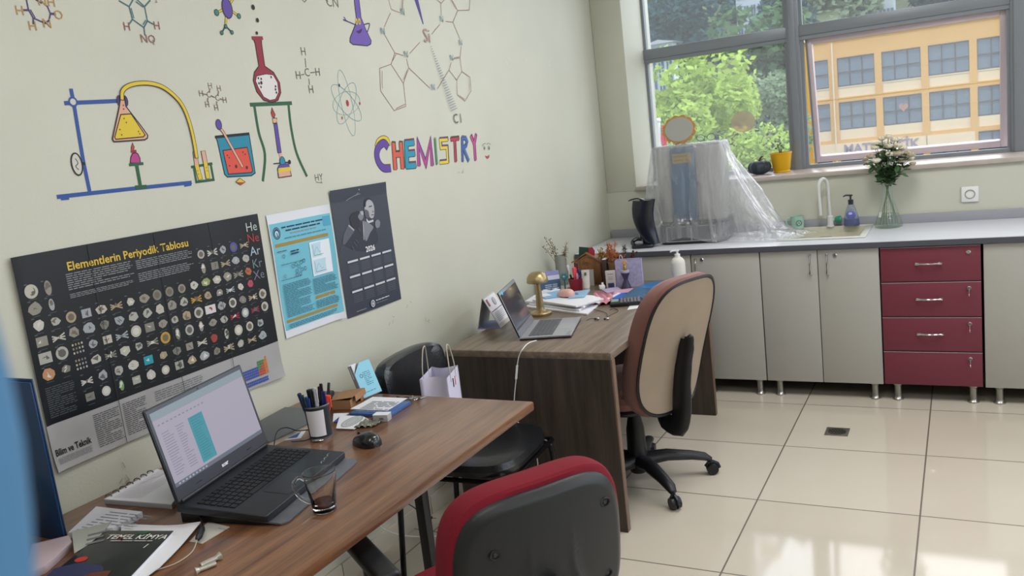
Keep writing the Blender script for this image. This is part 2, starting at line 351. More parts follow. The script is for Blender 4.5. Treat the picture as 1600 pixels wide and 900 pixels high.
M_glass = sheer('window_glass', '#eef4f8', .9, white=.14, gl=.03, rough=.02)  # white part stands for haze over the view outside
M_sash = mat('sash_aluminium', '#cfc0c6', .4, .1)
MX = [(1.125, 1.2), (2.312, 2.40), (3.52, 3.60)]      # mullions
for i, (a, b) in enumerate(MX):
    w = MB(); w.bb((a, YW-.035, 1.168), (b, YW+.05, 2.97), M_alu, bev=.003); w.bb((a+.015, YW-.05, 1.168), (b-.02, YW-.034, 2.97), M_alu, bev=.002); struct(w.build('trim_%d' % (i+2)))
bays = [(.205, 1.125), (1.2, 2.312), (2.40, 3.52), (3.60, 4.98)]
for i, (a, b) in enumerate(bays):
    w = MB(); z0 = 1.168
    w.bb((a, YW-.03, 1.975), (b, YW+.04, 2.04), M_alu, bev=.003); w.bb((a, YW-.022, 1.952), (b, YW+.03, 1.976), M_alu)
    w.bb((a, YW-.02, 2.93), (b, YW+.04, 2.97), M_alu); w.bb((a, YW-.02, z0), (b, YW+.03, z0+.022), M_alu)
    w.bb((a, YW-.012, z0), (a+.018, YW+.03, 2.97), M_alu); w.bb((b-.018, YW-.012, z0), (b, YW+.03, 2.97), M_alu)
    o = struct(w.build('window_%d' % (i+1)))
    g = MB(); g.grid(lambda u, v: Vector((a+.016+(b-a-.032)*u, YW+.006, 2.04+.89*v)), 1, 1, M_glass); g.build('upper_pane', o)
    if i != 1:
        g = MB(); g.grid(lambda u, v: Vector((a+.016+(b-a-.032)*u, YW+.006, z0+.02+.78*v)), 1, 1, M_glass); g.build('lower_pane', o)
        if i == 0:   # round paper sticker on the glass
            g = Flat(frame((0, YW+.004, 0), (1, 0, 0), (0, 0, 1))); q = aty(1161, 190, YW); g.ell(q.x, q.z, .078, .068, sheer('amber_film', '#d9a868', .7, white=.2)); g.build('round_sticker', o, label='round amber sticker on the glass')
    else:
        # top-hung sash, pushed outward at the bottom
        x0, x1, L, th = 1.226, 2.303, .785, R(11)
        S = Matrix.Translation((0, YW+.035, 1.962)) @ Matrix.Rotation(th, 4, 'X')
        w = MB(S); fw = .038
        w.bb((x0, -.02, -L), (x0+fw, .03, 0), M_sash, bev=.003); w.bb((x1-fw, -.02, -L), (x1, .03, 0), M_sash, bev=.003)
        w.bb((x0+fw, -.02, -fw), (x1-fw, .03, 0), M_sash, bev=.003); w.bb((x0+fw, -.02, -L), (x1-fw, .03, -L+fw), M_sash, bev=.003)
        w.bb((x0+.004, -.03, -L), (x0+.014, -.018, 0), M_alu)
        sash = w.build('sash', o, label='pale open sash tilted outward')
        g = MB(S); g.grid(lambda u, v: Vector((x0+fw-.004+(x1-x0-2*fw+.008)*u, .008, -L+fw+(L-2*fw)*v)), 1, 1, sheer('sash_glass', '#fbf7f2', .9, white=.21, gl=.04, rough=.02)); g.build('sash_pane', sash)  # stronger white veil, haze put into the pane
        g = Flat(S @ frame((0, .0, 0), (1, 0, 0), (0, 0, 1)))
        q = aty(1411, 170, 5.68); hu, hv = q.x, -(1.962-q.z)
        hp = [(hu+.026*(16*sin(k*pi/12)**3)/16, hv+.026*(13*cos(k*pi/12)-5*cos(k*pi/6)-2*cos(k*pi/4)-cos(k*pi/3))/15) for k in range(24)]
        g.poly(hp, C('#e3c9c6')); g.build('heart_sticker', sash, label='small pale heart sticker')
        g = MB()
        for q in (1.33, 1.72, 2.1): g.box((q, YW+.05, 1.178), (.035, .02, .016), C('#d8d0a8'))
        g.build('latch', o)

# windows of the right-hand wall (unseen, added to let more light in)
for i, (a, b) in enumerate([(.4, 1.86), (1.92, 3.3), (3.36, 4.8)]):
    w = MB()
    w.bb((RX+.04, a, .95), (RX+.1, a+.05, 2.9), M_alu); w.bb((RX+.04, b-.05, .95), (RX+.1, b, 2.9), M_alu); w.bb((RX+.04, a, .95), (RX+.1, b, 1.0), M_alu); w.bb((RX+.04, a, 2.85), (RX+.1, b, 2.9), M_alu); w.bb((RX+.04, a, 2.1), (RX+.1, b, 2.15), M_alu)
    o = struct(w.build('window_%d' % (i+5))); g = MB(); g.grid(lambda u, v: Vector((RX+.07, a+.04+(b-a-.08)*u, .99+1.88*v)), 1, 1, M_glass); g.build('pane', o)
w = MB(); w.bb((RX+.02, 1.86, .95), (RX+.12, 1.92, 2.9), M_alu); w.bb((RX+.02, 3.3, .95), (RX+.12, 3.36, 2.9), M_alu); struct(w.build('trim_5'))

for lx, ly in FILL_LAMPS:  # unseen glowing panels added along with the fill lights
    t = thing('added_fill_panel', 'flat rectangular ceiling panel, unseen, added for fill light', 'lamp', (lx, ly, CH-.07), group='added fill panels')
    w = MB(); w.bb((-.32, -.62, .005), (.32, .62, .07), M_white, bev=.004); w.build('housing', t)
    w = MB(); w.bb((-.29, -.59, .0), (.29, .59, .006), mat('fill_diffuser', '#ffffff', .5, emit=2.0)); w.build('diffuser', t)
# floor drain
dr = thing('floor_drain', 'small square steel drain grate set in the floor tile', 'drain', (1.513, 4.082, 0))
w = MB(); M_st = mat('drain_steel', '#8b8880', .35, .8); w.box((0, 0, .0015), (.106, .106, .003), M_st, bev=.001)
w.build('frame', dr); w = MB()
w.lathe([(.042, .003), (.042, .0045), (0, .0045)], mat('drain_dark', '#55524c', .4, .7))
for k in range(-2, 3): w.box((k*.014, 0, .005), (.005, .06-abs(k)*.008, .001), M_blk, rot=(0, 0, .5))
w.build('grate', dr)

# ================================================================ OUTSIDE
def leafmat(name, col, tr=.45, var=.36):
    m = bpy.data.materials.new(name); m.use_nodes = True; n = m.node_tree; n.nodes.clear(); o = n.nodes.new('ShaderNodeOutputMaterial')
    d = n.nodes.new('ShaderNodeBsdfDiffuse'); t = n.nodes.new('ShaderNodeBsdfTranslucent'); x = n.nodes.new('ShaderNodeMixShader'); x.inputs[0].default_value = tr
    g = n.nodes.new('ShaderNodeNewGeometry'); c = rgb(col); mr = n.nodes.new('ShaderNodeMapRange'); mr.inputs[3].default_value = 1-var; mr.inputs[4].default_value = 1+var
    s = n.nodes.new('ShaderNodeVectorMath'); s.operation = 'SCALE'; s.inputs[0].default_value = c
    n.links.new(g.outputs['Random Per Island'], mr.inputs[0]); n.links.new(mr.outputs[0], s.inputs['Scale']); n.links.new(s.outputs[0], d.inputs[0]); n.links.new(s.outputs[0], t.inputs[0])
    n.links.new(d.outputs[0], x.inputs[1]); n.links.new(t.outputs[0], x.inputs[2]); n.links.new(x.outputs[0], o.inputs[0]); return m
def hill_z(x, y):
    h = -9 + max(0, y-34)*.36
    if x > -7: h = -9 + max(0, y-72)*.62 if y < 100 else -9+28*.62+(y-100)*.36
    return h + 1.2*sin(x*.11)*sin(y*.07)
g = MB(); g.grid(lambda u, v: Vector((-75+150*u, 7+160*v, hill_z(-75+150*u, 7+160*v))), 60, 60, mat('hill_ground', '#5f6b4a', .95, var=.25, vscale=.3)); struct(g.build('ground'))
M_bark = mat('bark', '#4a4036', .9)
def crown(name, col, leaf, n, parent, squash=1):
    t = bmesh.new(); rnd = random.Random(n+int(leaf*100))
    lumps = [(Vector((rnd.uniform(-.55, .55), rnd.uniform(-.55, .55), rnd.uniform(-.5, .6))), rnd.uniform(.38, .6)) for _ in range(11)]
    for i in range(n):
        c, r = lumps[i % len(lumps)]; d = Vector((rnd.gauss(0, 1), rnd.gauss(0, 1), rnd.gauss(0, 1))).normalized()
        p = c + d*r*rnd.uniform(.72, 1.02); p.z *= squash; a = Vector((rnd.gauss(0, 1), rnd.gauss(0, 1), rnd.gauss(0, .6))).normalized(); b = a.cross(d+Vector((.1, 0, .3))).normalized(); l = leaf*rnd.uniform(.6, 1.2)
        t.faces.new([t.verts.new(p+a*l), t.verts.new(p+b*l*.6), t.verts.new(p-a*l), t.verts.new(p-b*l*.6)])
    m = MB(); m.merge(t, col)
    return m.build(name, parent, recalc=False)
def tree_proto(label, col, leaf=.09, n=2600, squash=1.0):
    t = thing('tree', label, 'tree', (0, 0, 0), group=None); crown('crown', col, leaf, n, t, squash)
    k = MB(); k.tube([(0, 0, -4.0), (.02, 0, -2.0), (.05, .03, -.9), (.03, 0, 0)], [.13, .11, .08, .05], M_bark, 7); k.tube([(.05, .03, -.9), (.3, .1, -.3)], [.05, .02], M_bark, 6); k.tube([(.05, .03, -.8), (-.25, -.1, -.2)], [.05, .02], M_bark, 6)
    k.build('trunk', t); return t
L_bright = leafmat('leaf_bright', '#b0c766', .48); L_mid = leafmat('leaf_mid', '#5f7f5a', .35); L_dark = leafmat('leaf_dark', '#3f5f62', .3); L_pale = leafmat('leaf_pale', '#93a686', .45)  # dark leaves tinted bluish in place of distance haze
P_bright = tree_proto('tall yellow-green tree, largest one in the left window', L_bright, .085, 3000)
P_mid = tree_proto('mid green tree among the forest on the hillside', L_mid)
P_dark = tree_proto('dark blue-green tree of the forest on the hillside', L_dark, squash=.8)
P_pale = tree_proto('pale feathery tree beside the window mullion, in the left window', L_pale, .08, 2600, 1.15)
def put(P, px, py, y, r, label=None, group=None, first=False):
    q = aty(px, py, y); o = P if first else dup(P); o.location = q; o.scale = (r, r, r); o.rotation_euler = (0, 0, random.uniform(0, 6))
    if label: o['label'] = label
    if group: o['group'] = group
    elif 'group' in o.keys(): del o['group']
    return o
put(P_bright, 1092, 168, 26, 1.75, first=True)
put(P_bright, 1050, 232, 24, 1.15, 'low yellow-green tree behind the round mirror')
put(P_bright, 1184, 258, 22, .95, 'bright rounded shrub-like tree behind the dark pumpkin')
put(P_bright, 1140, 172, 31, 1.1, 'small yellow-green tree right of the tallest bright tree')
put(P_pale, 1212, 178, 34, 1.5, first=True)
put(P_pale, 1300, 12, 88, 5.2, 'big pale tree crown left in the pane above the open sash')
put(P_mid, 1210, 262, 24, .55, 'small green bush behind the yellow flowerpot')
fm = fd = True
for k, (yy, stx) in enumerate([(44, 5), (52, 5.5), (60, 6), (68, 6.5), (77, 7), (87, 8), (98, 9), (110, 10), (123, 11)]):
    xa = aty(1000, 150, yy).x-3; xb = aty(1215, 60, yy).x if yy < 74 else aty(1640, 20, yy).x
    x = xa
    while x < xb:
        z = hill_z(x, yy); r = random.uniform(2.6, 3.9)*(1 if yy < 80 else 1.25)
        if k % 2 == 0 and random.random() < .35: P, lab, first = P_mid, 'mid green tree among the forest on the hillside', fm; fm = False
        else: P, lab, first = P_dark, 'dark blue-green tree of the forest on the hillside', fd; fd = False
        o = P if first else dup(P); o.location = (x+random.uniform(-1, 1), yy+random.uniform(-2, 2), z+r*1.0); o.scale = (r, r, r*random.uniform(.8, 1.1)); o.rotation_euler = (0, 0, random.uniform(0, 6))
        o['label'] = lab; o['group'] = 'forest trees on the hillside, '+('mid green' if P is P_mid else 'dark')
        x += stx*random.uniform(.8, 1.2)

# the long yellow school building across the yard
FY = 55
bl = thing('building', 'long yellow building with grid of dark windows seen through the open sash', 'building', (0, FY, -9))
M_yel = mat('facade_yellow', '#d3a347', .8, var=.05, vscale=.5); M_crm = mat('facade_cream', '#e2d0ab', .8); M_bwin = mat('facade_glass', '#587388', .3); M_bfr = mat('facade_frame', '#22323f', .5)
def bz(a): return a+9
w = MB(); w.bb((-6.3, .28, 0), (16, 12, bz(5.25)), M_yel)
P0, PI_ = -4.49, 2.44
xs = [(-5.85, -4.98)] + [(P0+PI_*k, P0+PI_*k+2.06) for k in range(8)]
edges = [-6.3]+[v for x in xs for v in x]+[16]
for k in range(0, len(edges), 2): w.bb((edges[k], 0, 0), (edges[k+1], .28, bz(5.25)), M_yel)
for za, zb in ((4.1, 5.25), (1.5, 1.78), (-.98, -.72)):
    for a, b in xs: w.bb((a, .02, bz(za)), (b, .28, bz(zb)), M_yel)
w.bb((-6.5, -.15, bz(5.25)), (16.2, 12.2, bz(5.4)), M_crm)
w.build('wall', bl)
w = MB()
for a, b in xs:
    w.bb((a, .1, bz(1.78)), (b, .28, bz(2.36)), M_crm); w.bb((a, .1, bz(-.72)), (b, .28, bz(-.15)), M_crm); w.bb((a, .06, bz(2.34)), (b, .3, bz(2.4)), M_crm)
    if a < .6: w.bb((a-.2, -.04, bz(-1.72)), (b+.22, .28, bz(-.95)), M_crm)
w.build('spandrel', bl)
def fwin(wd, ht, n):
    w = MB(); w.bb((0, .2, 0), (wd, .24, ht), M_bwin); f = .08
    for k in range(n+1): x = k*wd/n; w.bb((max(0, x-f/2), .12, 0), (min(wd, x+f/2), .2, ht), M_bfr)
    w.bb((0, .12, 0), (wd, .2, f), M_bfr); w.bb((0, .12, ht-f), (wd, .2, ht), M_bfr); w.bb((0, .11, ht*.46), (wd, .2, ht*.46+f), M_bfr); return w
big = small = None
for za, zb in ((2.4, 4.1), (-.15, 1.5), (-2.9, -1.0)):
    for a, b in xs:
        hi = zb if not (zb == -1.0 and a < .6) else -1.72
        if b-a > 1.5:
            if big is None: big = fwin(2.06, 1.7, 3).build('window', bl); o = big
            else: o = big.copy(); COL.objects.link(o)
        else:
            if small is None: small = fwin(.87, 1.7, 1).build('window', bl); o = small
            else: o = small.copy(); COL.objects.link(o)
        o.location = (a, 0, bz(za)); o.scale = (1, 1, (hi-za)/1.7)
w = MB(); w.text('MATEMATİK', .72, mat('sign_letters', '#7d7392', .5), frame((-2.25, -.06, bz(-1.33)), (1, 0, 0), (0, 0, 1)), depth=.02, bold=.02); w.build('lettering', bl, label='grey-violet letters MATEMATİK')
w = MB(); w.tube([(-4.72, -.06, bz(-3)), (-4.72, -.06, bz(5))], .05, M_crm, 8); w.build('drainpipe', bl)

def far_block(label, px0, px1, ztop_py, y, zb, col, rows, cols, roof=None, name='building', cat='building'):
    a = aty(px0, ztop_py, y); b = aty(px1, ztop_py, y); zt = a.z
    o = thing(name, label, cat, ((a.x+b.x)/2, y, zb)); wd = b.x-a.x; h = zt-zb
    w = MB(); w.bb((-wd/2, 0, 0), (wd/2, wd*.6, h), col); w.build('wall', o)
    if roof: w = MB(); w.prism([(-wd/2-.4, 0), (wd/2+.4, 0), (0, wd*.16)], -.3, wd*.6+.3, roof, M=Matrix.Translation((0, wd*.3, h)) @ Matrix.Rotation(R(90), 4, 'X') @ Matrix.Translation((0, 0, -wd*.3))); w.build('roof', o)
    proto = None
    for r_ in range(rows):
        for c_ in range(cols):
            if proto is None:
                w = MB(); w.bb((-.32*wd/cols, -.06, -.3*h/rows), (.32*wd/cols, .05, .3*h/rows), M_bwin); w.bb((-.02*wd/cols, -.1, -.3*h/rows), (.02*wd/cols, 0, .3*h/rows), M_white); proto = q = w.build('window', o)
            else: q = proto.copy(); COL.objects.link(q)
            q.location = (-wd/2+(c_+.5)*wd/cols, 0, h*(r_+.5)/rows)
    return o
M_hw = mat('far_white', '#c9d2d6', .8)
far_block('white modern building with tall windows high on the hill, left window', 1148, 1236, -22, 73, hill_z(-10, 73), M_hw, 4, 8)
far_block('white colonnaded building on the hill above the open sash', 1312, 1396, -16, 93, hill_z(0, 93), M_hw, 4, 14)
far_block('pale house with low gable roof at left edge of upper left pane', 1012, 1050, 72, 48, hill_z(-13, 48), M_hw, 2, 3, roof=mat('far_roof', '#b9bcc0', .8))
q = aty(1031, 213, 20)
o = thing('flagpole', 'flagpole with limp red flag outside at lower left of window', 'flag', (q.x, q.y, -9))
w = MB(); w.cyl((0, 0, 0), (0, 0, q.z+9.35), .035, M_white, seg=10); w.ball((0, 0, q.z+9.38), .06, M_white); w.build('pole', o)
def flagf(u, v): return Vector((.04+.12*u+.03*sin(v*7+u*3), .05*sin(u*9+v*4), q.z+9+.26-.5*v))
w = MB(); w.grid(flagf, 8, 10, C('#d84a52', .8)); w.build('flag', o)

# ================================================================ DRAWINGS PAINTED ON THE LEFT WALL
def A(*p): return [wyz(x/2.9025, y/2.903) for x, y in p]
def B(*p): return [wyz(360+x/2.902, y/2.903) for x, y in p]
def G(*p): return [wyz(570+x/7.62, 190+y/7.62) for x, y in p]
def drawing(fn, name, label):
    f = Flat(WALLM); fn(f); f.build(name, wall_left, label=label, recalc=False)
BLUE, PURP, GRN, DRED, YEL, PINK, PEACH, TEAL, RED = C('#2c4f96'), C('#5a4499'), C('#22593b'), C('#8e2136'), C('#d8bd33'), C('#b23a86'), C('#d6a48e'), C('#1f84a0'), C('#d4503f')
GREY, THIN = C('#5a5a55'), C('#8a5a56')
def dots(f, pts, r, m=M_blk, T=A):
    for p in pts: q = T(p)[0]; f.ell(q[0], q[1], r, r*1.2, m, n=8)
def outlined(f, pts, m, wd=.0035, ol=M_blk): f.poly(pts, m); f.stroke(pts, wd, ol, closed=True)
def smooth(pts, n=5):
    out = []
    for i in range(len(pts)-1):
        p0, p1, p2, p3 = pts[max(i-1, 0)], pts[i], pts[i+1], pts[min(i+2, len(pts)-1)]
        for k in range(n):
            t = k/n; out.append(tuple(.5*((2*p1[j])+(-p0[j]+p2[j])*t+(2*p0[j]-5*p1[j]+4*p2[j]-p3[j])*t*t+(-p0[j]+3*p1[j]-3*p2[j]+p3[j])*t**3) for j in range(len(p1))))
    return out+[tuple(pts[-1])]
def d_still(f):
    f.stroke(A((262, 893), (560, 860), (865, 828)), .011, BLUE); f.stroke(A((322, 408), (333, 462), (352, 580), (378, 735), (408, 878)), .011, BLUE)
    f.stroke(A((296, 468), (530, 458)), .011, BLUE); f.stroke(A((280, 898), (306, 896)), .012, BLUE); f.stroke(A((838, 838), (862, 834)), .012, BLUE)
    q = A((330, 462))[0]; f.ell(q[0], q[1], .011, .011, M_wall); f.ring(q[0], q[1], .011, .011, .005, BLUE)
    f.stroke(A((362, 742), (380, 742)), .008, M_blk); a = A((347, 745))[0]; f.ell(a[0], a[1], .015, .029, mat('decal_white', '#c9c7bd', .6)); f.ring(a[0], a[1], .015, .029, .004, M_blk); f.stroke(smooth(A((340, 720), (352, 740), (342, 755), (355, 770))), .002, M_blk)
    for c in ((541, 458), (566, 458)): q = A(c)[0]; f.ell(q[0], q[1], .0095, .016, C('#43305e'))
    outlined(f, A((545, 440), (562, 440), (568, 482), (640, 575), (668, 614), (666, 627), (655, 634), (515, 643), (508, 632), (514, 600), (536, 500)), PEACH)
    outlined(f, A((545, 520), (592, 517), (655, 612), (648, 621), (522, 632), (518, 622)), YEL, .003)
    dots(f, [(560, 538), (570, 556), (541, 588), (549, 612), (625, 597), (631, 608), (556, 478), (558, 495)], .0018)
    tb = smooth(A((550, 448), (552, 415), (575, 392), (620, 379), (680, 379), (740, 398), (800, 447), (835, 500), (860, 570), (878, 650), (888, 712)))
    f.stroke(tb, .0135, M_blk); f.stroke(tb, .0095, YEL)
def d_lamp(f):
    outlined(f, A((590, 740), (592, 715), (600, 697), (612, 692), (624, 697), (634, 717), (636, 740)), PINK, .003); outlined(f, A((600, 648), (608, 667), (604, 690), (597, 690), (594, 672)), C('#b5453d'), .002)
    f.stroke(A((595, 688), (615, 685)), .007, DRED); f.stroke(A((588, 748), (646, 742)), .008, GRN); f.stroke(A((619, 750), (636, 845)), .011, GRN); f.stroke(A((616, 850), (660, 847)), .011, GRN)
def d_tubes(f):
    for a in (((868, 758), (960, 742)), ((888, 826), (970, 815)), ((878, 758), (890, 826)), ((955, 745), (968, 815))): f.stroke(A(*a), .008, GRN)
    for a, b, c in (((884, 695), (892, 755), (907, 808)), ((921, 692), (930, 740), (941, 803))):
        f.stroke(A(a, b, c), .018, M_blk); f.stroke(A(a, b), .0145, PEACH); f.stroke(A(b, c), .0145, YEL); dots(f, [(b[0]+3, b[1]+20), (b[0]+8, b[1]+35)], .0015)
def d_beaker(f):
    outlined(f, A((976, 618), (1128, 603), (1130, 614), (1157, 785), (1140, 797), (1030, 803), (1018, 790), (985, 640)), TEAL); f.stroke(A((976, 624), (1128, 609)), .006, M_blk)
    outlined(f, A((1010, 683), (1120, 668), (1145, 775), (1138, 783), (1035, 790)), RED, .003)
    f.stroke(A((997, 580), (1012, 600), (1098, 755)), .011, M_blk); f.stroke(A((997, 580), (1012, 600), (1098, 755)), .0075, PEACH); q = A((991, 565))[0]; f.ell(q[0], q[1], .0115, .016, PURP); f.ring(q[0], q[1], .0115, .016, .002, M_blk)
    dots(f, [(1070, 755), (1118, 760)], .005, C('#5a2030')); dots(f, [(1030, 705), (1038, 715), (1100, 690), (1040, 752), (1110, 700)], .002)
    outlined(f, A((1068, 825), (1085, 808), (1110, 826), (1090, 839)), YEL, .002); f.poly(A((1068, 826), (1110, 827), (1090, 840)), C('#a8443a'))
def d_tripod(f):
    f.stroke(B((92, 475), (275, 468)), .013, GRN); f.stroke(smooth(B((108, 480), (128, 600), (156, 700), (147, 818))), .011, GRN); f.stroke(smooth(B((263, 475), (275, 580), (300, 695), (345, 797))), .011, GRN)
    outlined(f, B((103, 172), (140, 172), (141, 200), (155, 300), (195, 328), (222, 375), (228, 420), (215, 455), (190, 465), (150, 455), (118, 415), (103, 365), (108, 328), (128, 300), (112, 200)), DRED)
    f.stroke(B((100, 173), (143, 173)), .012, DRED)
    outlined(f, B((118, 345), (160, 336), (192, 340), (212, 375), (217, 420), (203, 450), (178, 455), (150, 440), (127, 400), (113, 368)), C('#d8d4d2'), .002)
    dots(f, [(125, 355), (138, 358), (128, 378), (137, 395), (183, 350), (203, 392), (203, 406), (207, 420)], .0035, T=B); dots(f, [(138, 376)], .005, T=B)
    for c, r in (((118, 150), .005), ((121, 92), .0065), ((101, 33), .0075)): dots(f, [c], r, T=B)
def d_bunsen(f):
    outlined(f, B((188, 488), (203, 520), (199, 535), (189, 531), (183, 512)), C('#a8332f'), .002)
    outlined(f, B((190, 537), (210, 536), (210, 557), (192, 559)), PEACH, .002); f.stroke(B((192, 547), (210, 546)), .003, YEL); outlined(f, B((196, 562), (211, 560), (230, 692), (214, 694)), PURP, .002)
    f.poly(B((218, 696), (231, 694), (236, 716), (224, 718)), PEACH); f.stroke(B((195, 743), (270, 735)), .004, M_blk); dots(f, [(267, 735)], .007, T=B)
    q = B((235, 733))[0]; f.ell(q[0], q[1], .013, .017, TEAL); f.ring(q[0], q[1], .013, .017, .002, M_blk)
    outlined(f, B((220, 748), (262, 743), (275, 798), (217, 806), (213, 765)), PEACH, .003); f.poly(B((216, 762), (270, 757), (273, 775), (214, 782)), YEL); f.poly(B((220, 748), (262, 743), (268, 757), (216, 763)), PURP)
def d_letters(f, L, bonds, T, size=.035, col=GREY, bc=GREY, bw=.0028):
    for s, x, y in L: q = T((x, y))[0]; f.txt(s, q[0], q[1], size*.74, col)
    for b in bonds: f.stroke(T(*b), bw, bc)
def d_atom(f):
    c = B((527, 468))[0]
    for a, b, r in ((.125, .032, R(96)), (.098, .036, R(48)), (.098, .038, R(-10+150)), (.085, .04, R(10))): f.ring(c[0], c[1], a, b*1.05, .0022, C('#6f9aa0') if a > .09 else C('#8aa6a0'), rot=r)
    c = B((530, 468))[0]; f.ell(c[0], c[1], .0085, .0125, C('#a3273a'))
    for p, m in (((493, 387), C('#2d4450')), ((586, 469), C('#a3273a')), ((506, 535), C('#b0604a'))): q = B(p)[0]; f.ell(q[0], q[1], .0045, .006, m)
def d_flaskface(f):
    f.stroke(B((515, 78), (525, 95), (565, 112)), .005, C('#43366e')); f.stroke(B((512, 90), (528, 96)), .006, C('#43366e')); f.stroke(smooth(B((605, 112), (630, 108), (622, 140), (615, 150))), .005, C('#43366e'))
    outlined(f, B((560, -6), (582, -6), (592, 80), (612, 130), (638, 185), (636, 200), (620, 208), (555, 202), (541, 190), (542, 172), (566, 112), (570, 80)), C('#6a53a8'))
    for c in ((571, 98), (584, 97)): q = B(c)[0]; f.ell(q[0], q[1], .007, .0125, YEL); f.ell(q[0], q[1]-.002, .0022, .006, M_blk)
    f.poly(smooth(B((570, 140), (582, 138), (595, 130), (592, 145), (583, 152), (574, 148), (570, 140))), C('#3a2450'))
def d_complex(f):
    K = C('#8c5f58')
    f.poly(B((832, -6), (850, -6), (876, 110), (872, 110)), C('#4a3f8a'))
    for b in (((715, -5), (730, 43), (768, 58)), ((780, 45), (783, -5)), ((725, 60), (697, 122)), ((700, 160), (745, 240), (782, 252)), ((798, 268), (808, 308), (784, 378), (728, 292), (745, 240)),
              ((726, 292), (676, 310), (680, 412), (742, 502), (795, 482), (784, 378)), ((808, 308), (904, 400)), ((858, 192), (812, 243)), ((912, 155), (948, 112)), ((955, 70), (953, 15)), ((975, 97), (1008, 101), (1040, 178)),
              ((1008, 101), (1030, 48), (1000, -5)), ((1030, 48), (1082, 46), (1085, -5)), ((955, 15), (930, -4)), ((955, 15), (972, -4)), ((1045, 212), (1040, 262), (1010, 268)), ((1000, 284), (990, 318), (1025, 363), (1048, 325), (1040, 265)), ((988, 320), (938, 402)),
              ((1025, 363), (1027, 430), (1062, 458), (1090, 412), (1085, 350), (1048, 325))): f.stroke(B(*b), .0026, K)
    for b in (((686, 322), (687, 400)), ((750, 492), (790, 473)), ((734, 275), (750, 246)), ((800, 318), (783, 362)), ((1035, 433), (1060, 450)), ((1082, 410), (1078, 355)), ((1012, 262), (1036, 258)), ((774, 45), (776, -5)), ((1020, 42), (995, -5))): f.stroke(B(*b), .0022, K)
    for s, x, y in (('N', 778, 55), ('N', 688, 143), ('N', 794, 248), ('N', 955, 88), ('N', 1041, 195), ('N', 1000, 264), ('N', 916, 397)): q = B((x, y))[0]; f.txt(s, q[0], q[1], .04, C('#5f7f92'))
    q = B((888, 165))[0]; f.txt('Si', q[0], q[1], .085, C('#b08c80')); q = B((1024, 540))[0]; f.txt('C l', q[0]+.004, q[1], .062, C('#585a55'))
    for k in range(27):
        t = k/26; x, y = 906+t*102, 212+t*285; hw = 2+t*12; f.stroke(B((x-hw, y+hw*.45), (x+hw, y-hw*.45)), .0025, C('#77788c'))
def hexa(T, f, pts, col, w=.0035): f.stroke(T(*pts), w, col, closed=True)
def d_uracil(f):
    PU = C('#4a3b6e')
    f.stroke(A((118, -6), (128, 42), (150, 82), (205, 106), (222, 92), (228, 62), (215, 30), (202, 18)), .0042, PU); f.stroke(A((228, 62), (250, 64)), .006, PU); f.stroke(A((158, -4), (188, 14)), .0042, PU); f.stroke(A((138, 45), (158, 80)), .003, PU); f.stroke(A((150, 82), (150, 108)), .004, PU); f.stroke(A((104, 46), (128, 46)), .005, PU)
    d_letters(f, [('NH', 210, 10), ('H', 88, 50), ('O', 264, 70), ('H', 147, 120), ('N', 212, 108)], [], A, .045, C('#b48a4a'))
def d_nitro(f):
    K = C('#3f6a70'); f.stroke(A((604, -4), (585, 30), (600, 88), (652, 125), (668, 95), (655, 30), (618, -4)), .0045, K); f.stroke(A((540, 4), (585, 30)), .0045, K); f.stroke(A((655, 30), (680, 2)), .0045, K); f.stroke(A((600, 88), (585, 110)), .004, K); f.stroke(A((668, 95), (698, 112)), .004, K); f.stroke(A((652, 125), (656, 158)), .004, K)
    f.stroke(A((594, 38), (606, 82)), .003, K); f.stroke(A((648, 112), (660, 92)), .003, K); f.stroke(A((616, 8), (648, 32)), .003, K)
    d_letters(f, [('H', 574, 122), ('H', 710, 118), ('NO', 670, 178)], [], A, .045, C('#8d5a52')); q = A((690, 188))[0]; f.txt('2', q[0]+.003, q[1]-.003, .018, C('#8d5a52')); q = A((706, 3))[0]; f.txt('2', q[0], q[1], .018, C('#8d5a52'))
def d_ball(f):
    for b in (((1030, 35), (985, 57)), ((1030, 35), (1080, 72)), ((1028, 45), (1022, 118)), ((1040, 20), (1055, -4))): f.stroke(A(*b), .0085, M_blk); f.stroke(A(*b), .0055, YEL)
    for b in (((1022, 118), (1005, 148)), ((1022, 118), (1050, 146))): f.stroke(A(*b), .005, C('#2c4a48'))
    q = A((1029, 38))[0]; f.ell(q[0], q[1], .021, .031, PURP); f.ring(q[0], q[1], .021, .031, .003, M_blk)
    for c, r in (((981, 57), .0095), ((1082, 73), .008), ((1022, 120), .006), ((1004, 149), .006), ((1050, 147), .006)): q = A(c)[0]; f.ell(q[0], q[1], r*.9, r, C('#2f7f7c')); f.ring(q[0], q[1], r*.9, r, .002, M_blk)
def d_cn(f):
    f.stroke(B((322, -4), (335, 10), (346, -2)), .003, GREY); f.stroke(B((428, -4), (442, 6)), .003, GREY); q = B((462, 12))[0]; f.txt('CN', q[0], q[1], .05, C('#66675f'))
def letter(paths, front, side, w=.021):
    def fn(f):
        off = (7, -14)
        for p in paths: f.stroke(G(*[(x+off[0], y+off[1]) for x, y in p]), w+.006, M_blk)
        for p in paths: f.stroke(G(*[(x+off[0], y+off[1]) for x, y in p]), w+.001, side)
        for p in paths: f.stroke(G(*p), w+.005, M_blk)
        for p in paths: f.stroke(G(*p), w, front)
    return fn
def arc(cx, cy, rx, ry, a0, a1, n=14): return [(cx+rx*cos(R(a0+(a1-a0)*k/n)), cy+ry*sin(R(a0+(a1-a0)*k/n))) for k in range(n+1)]
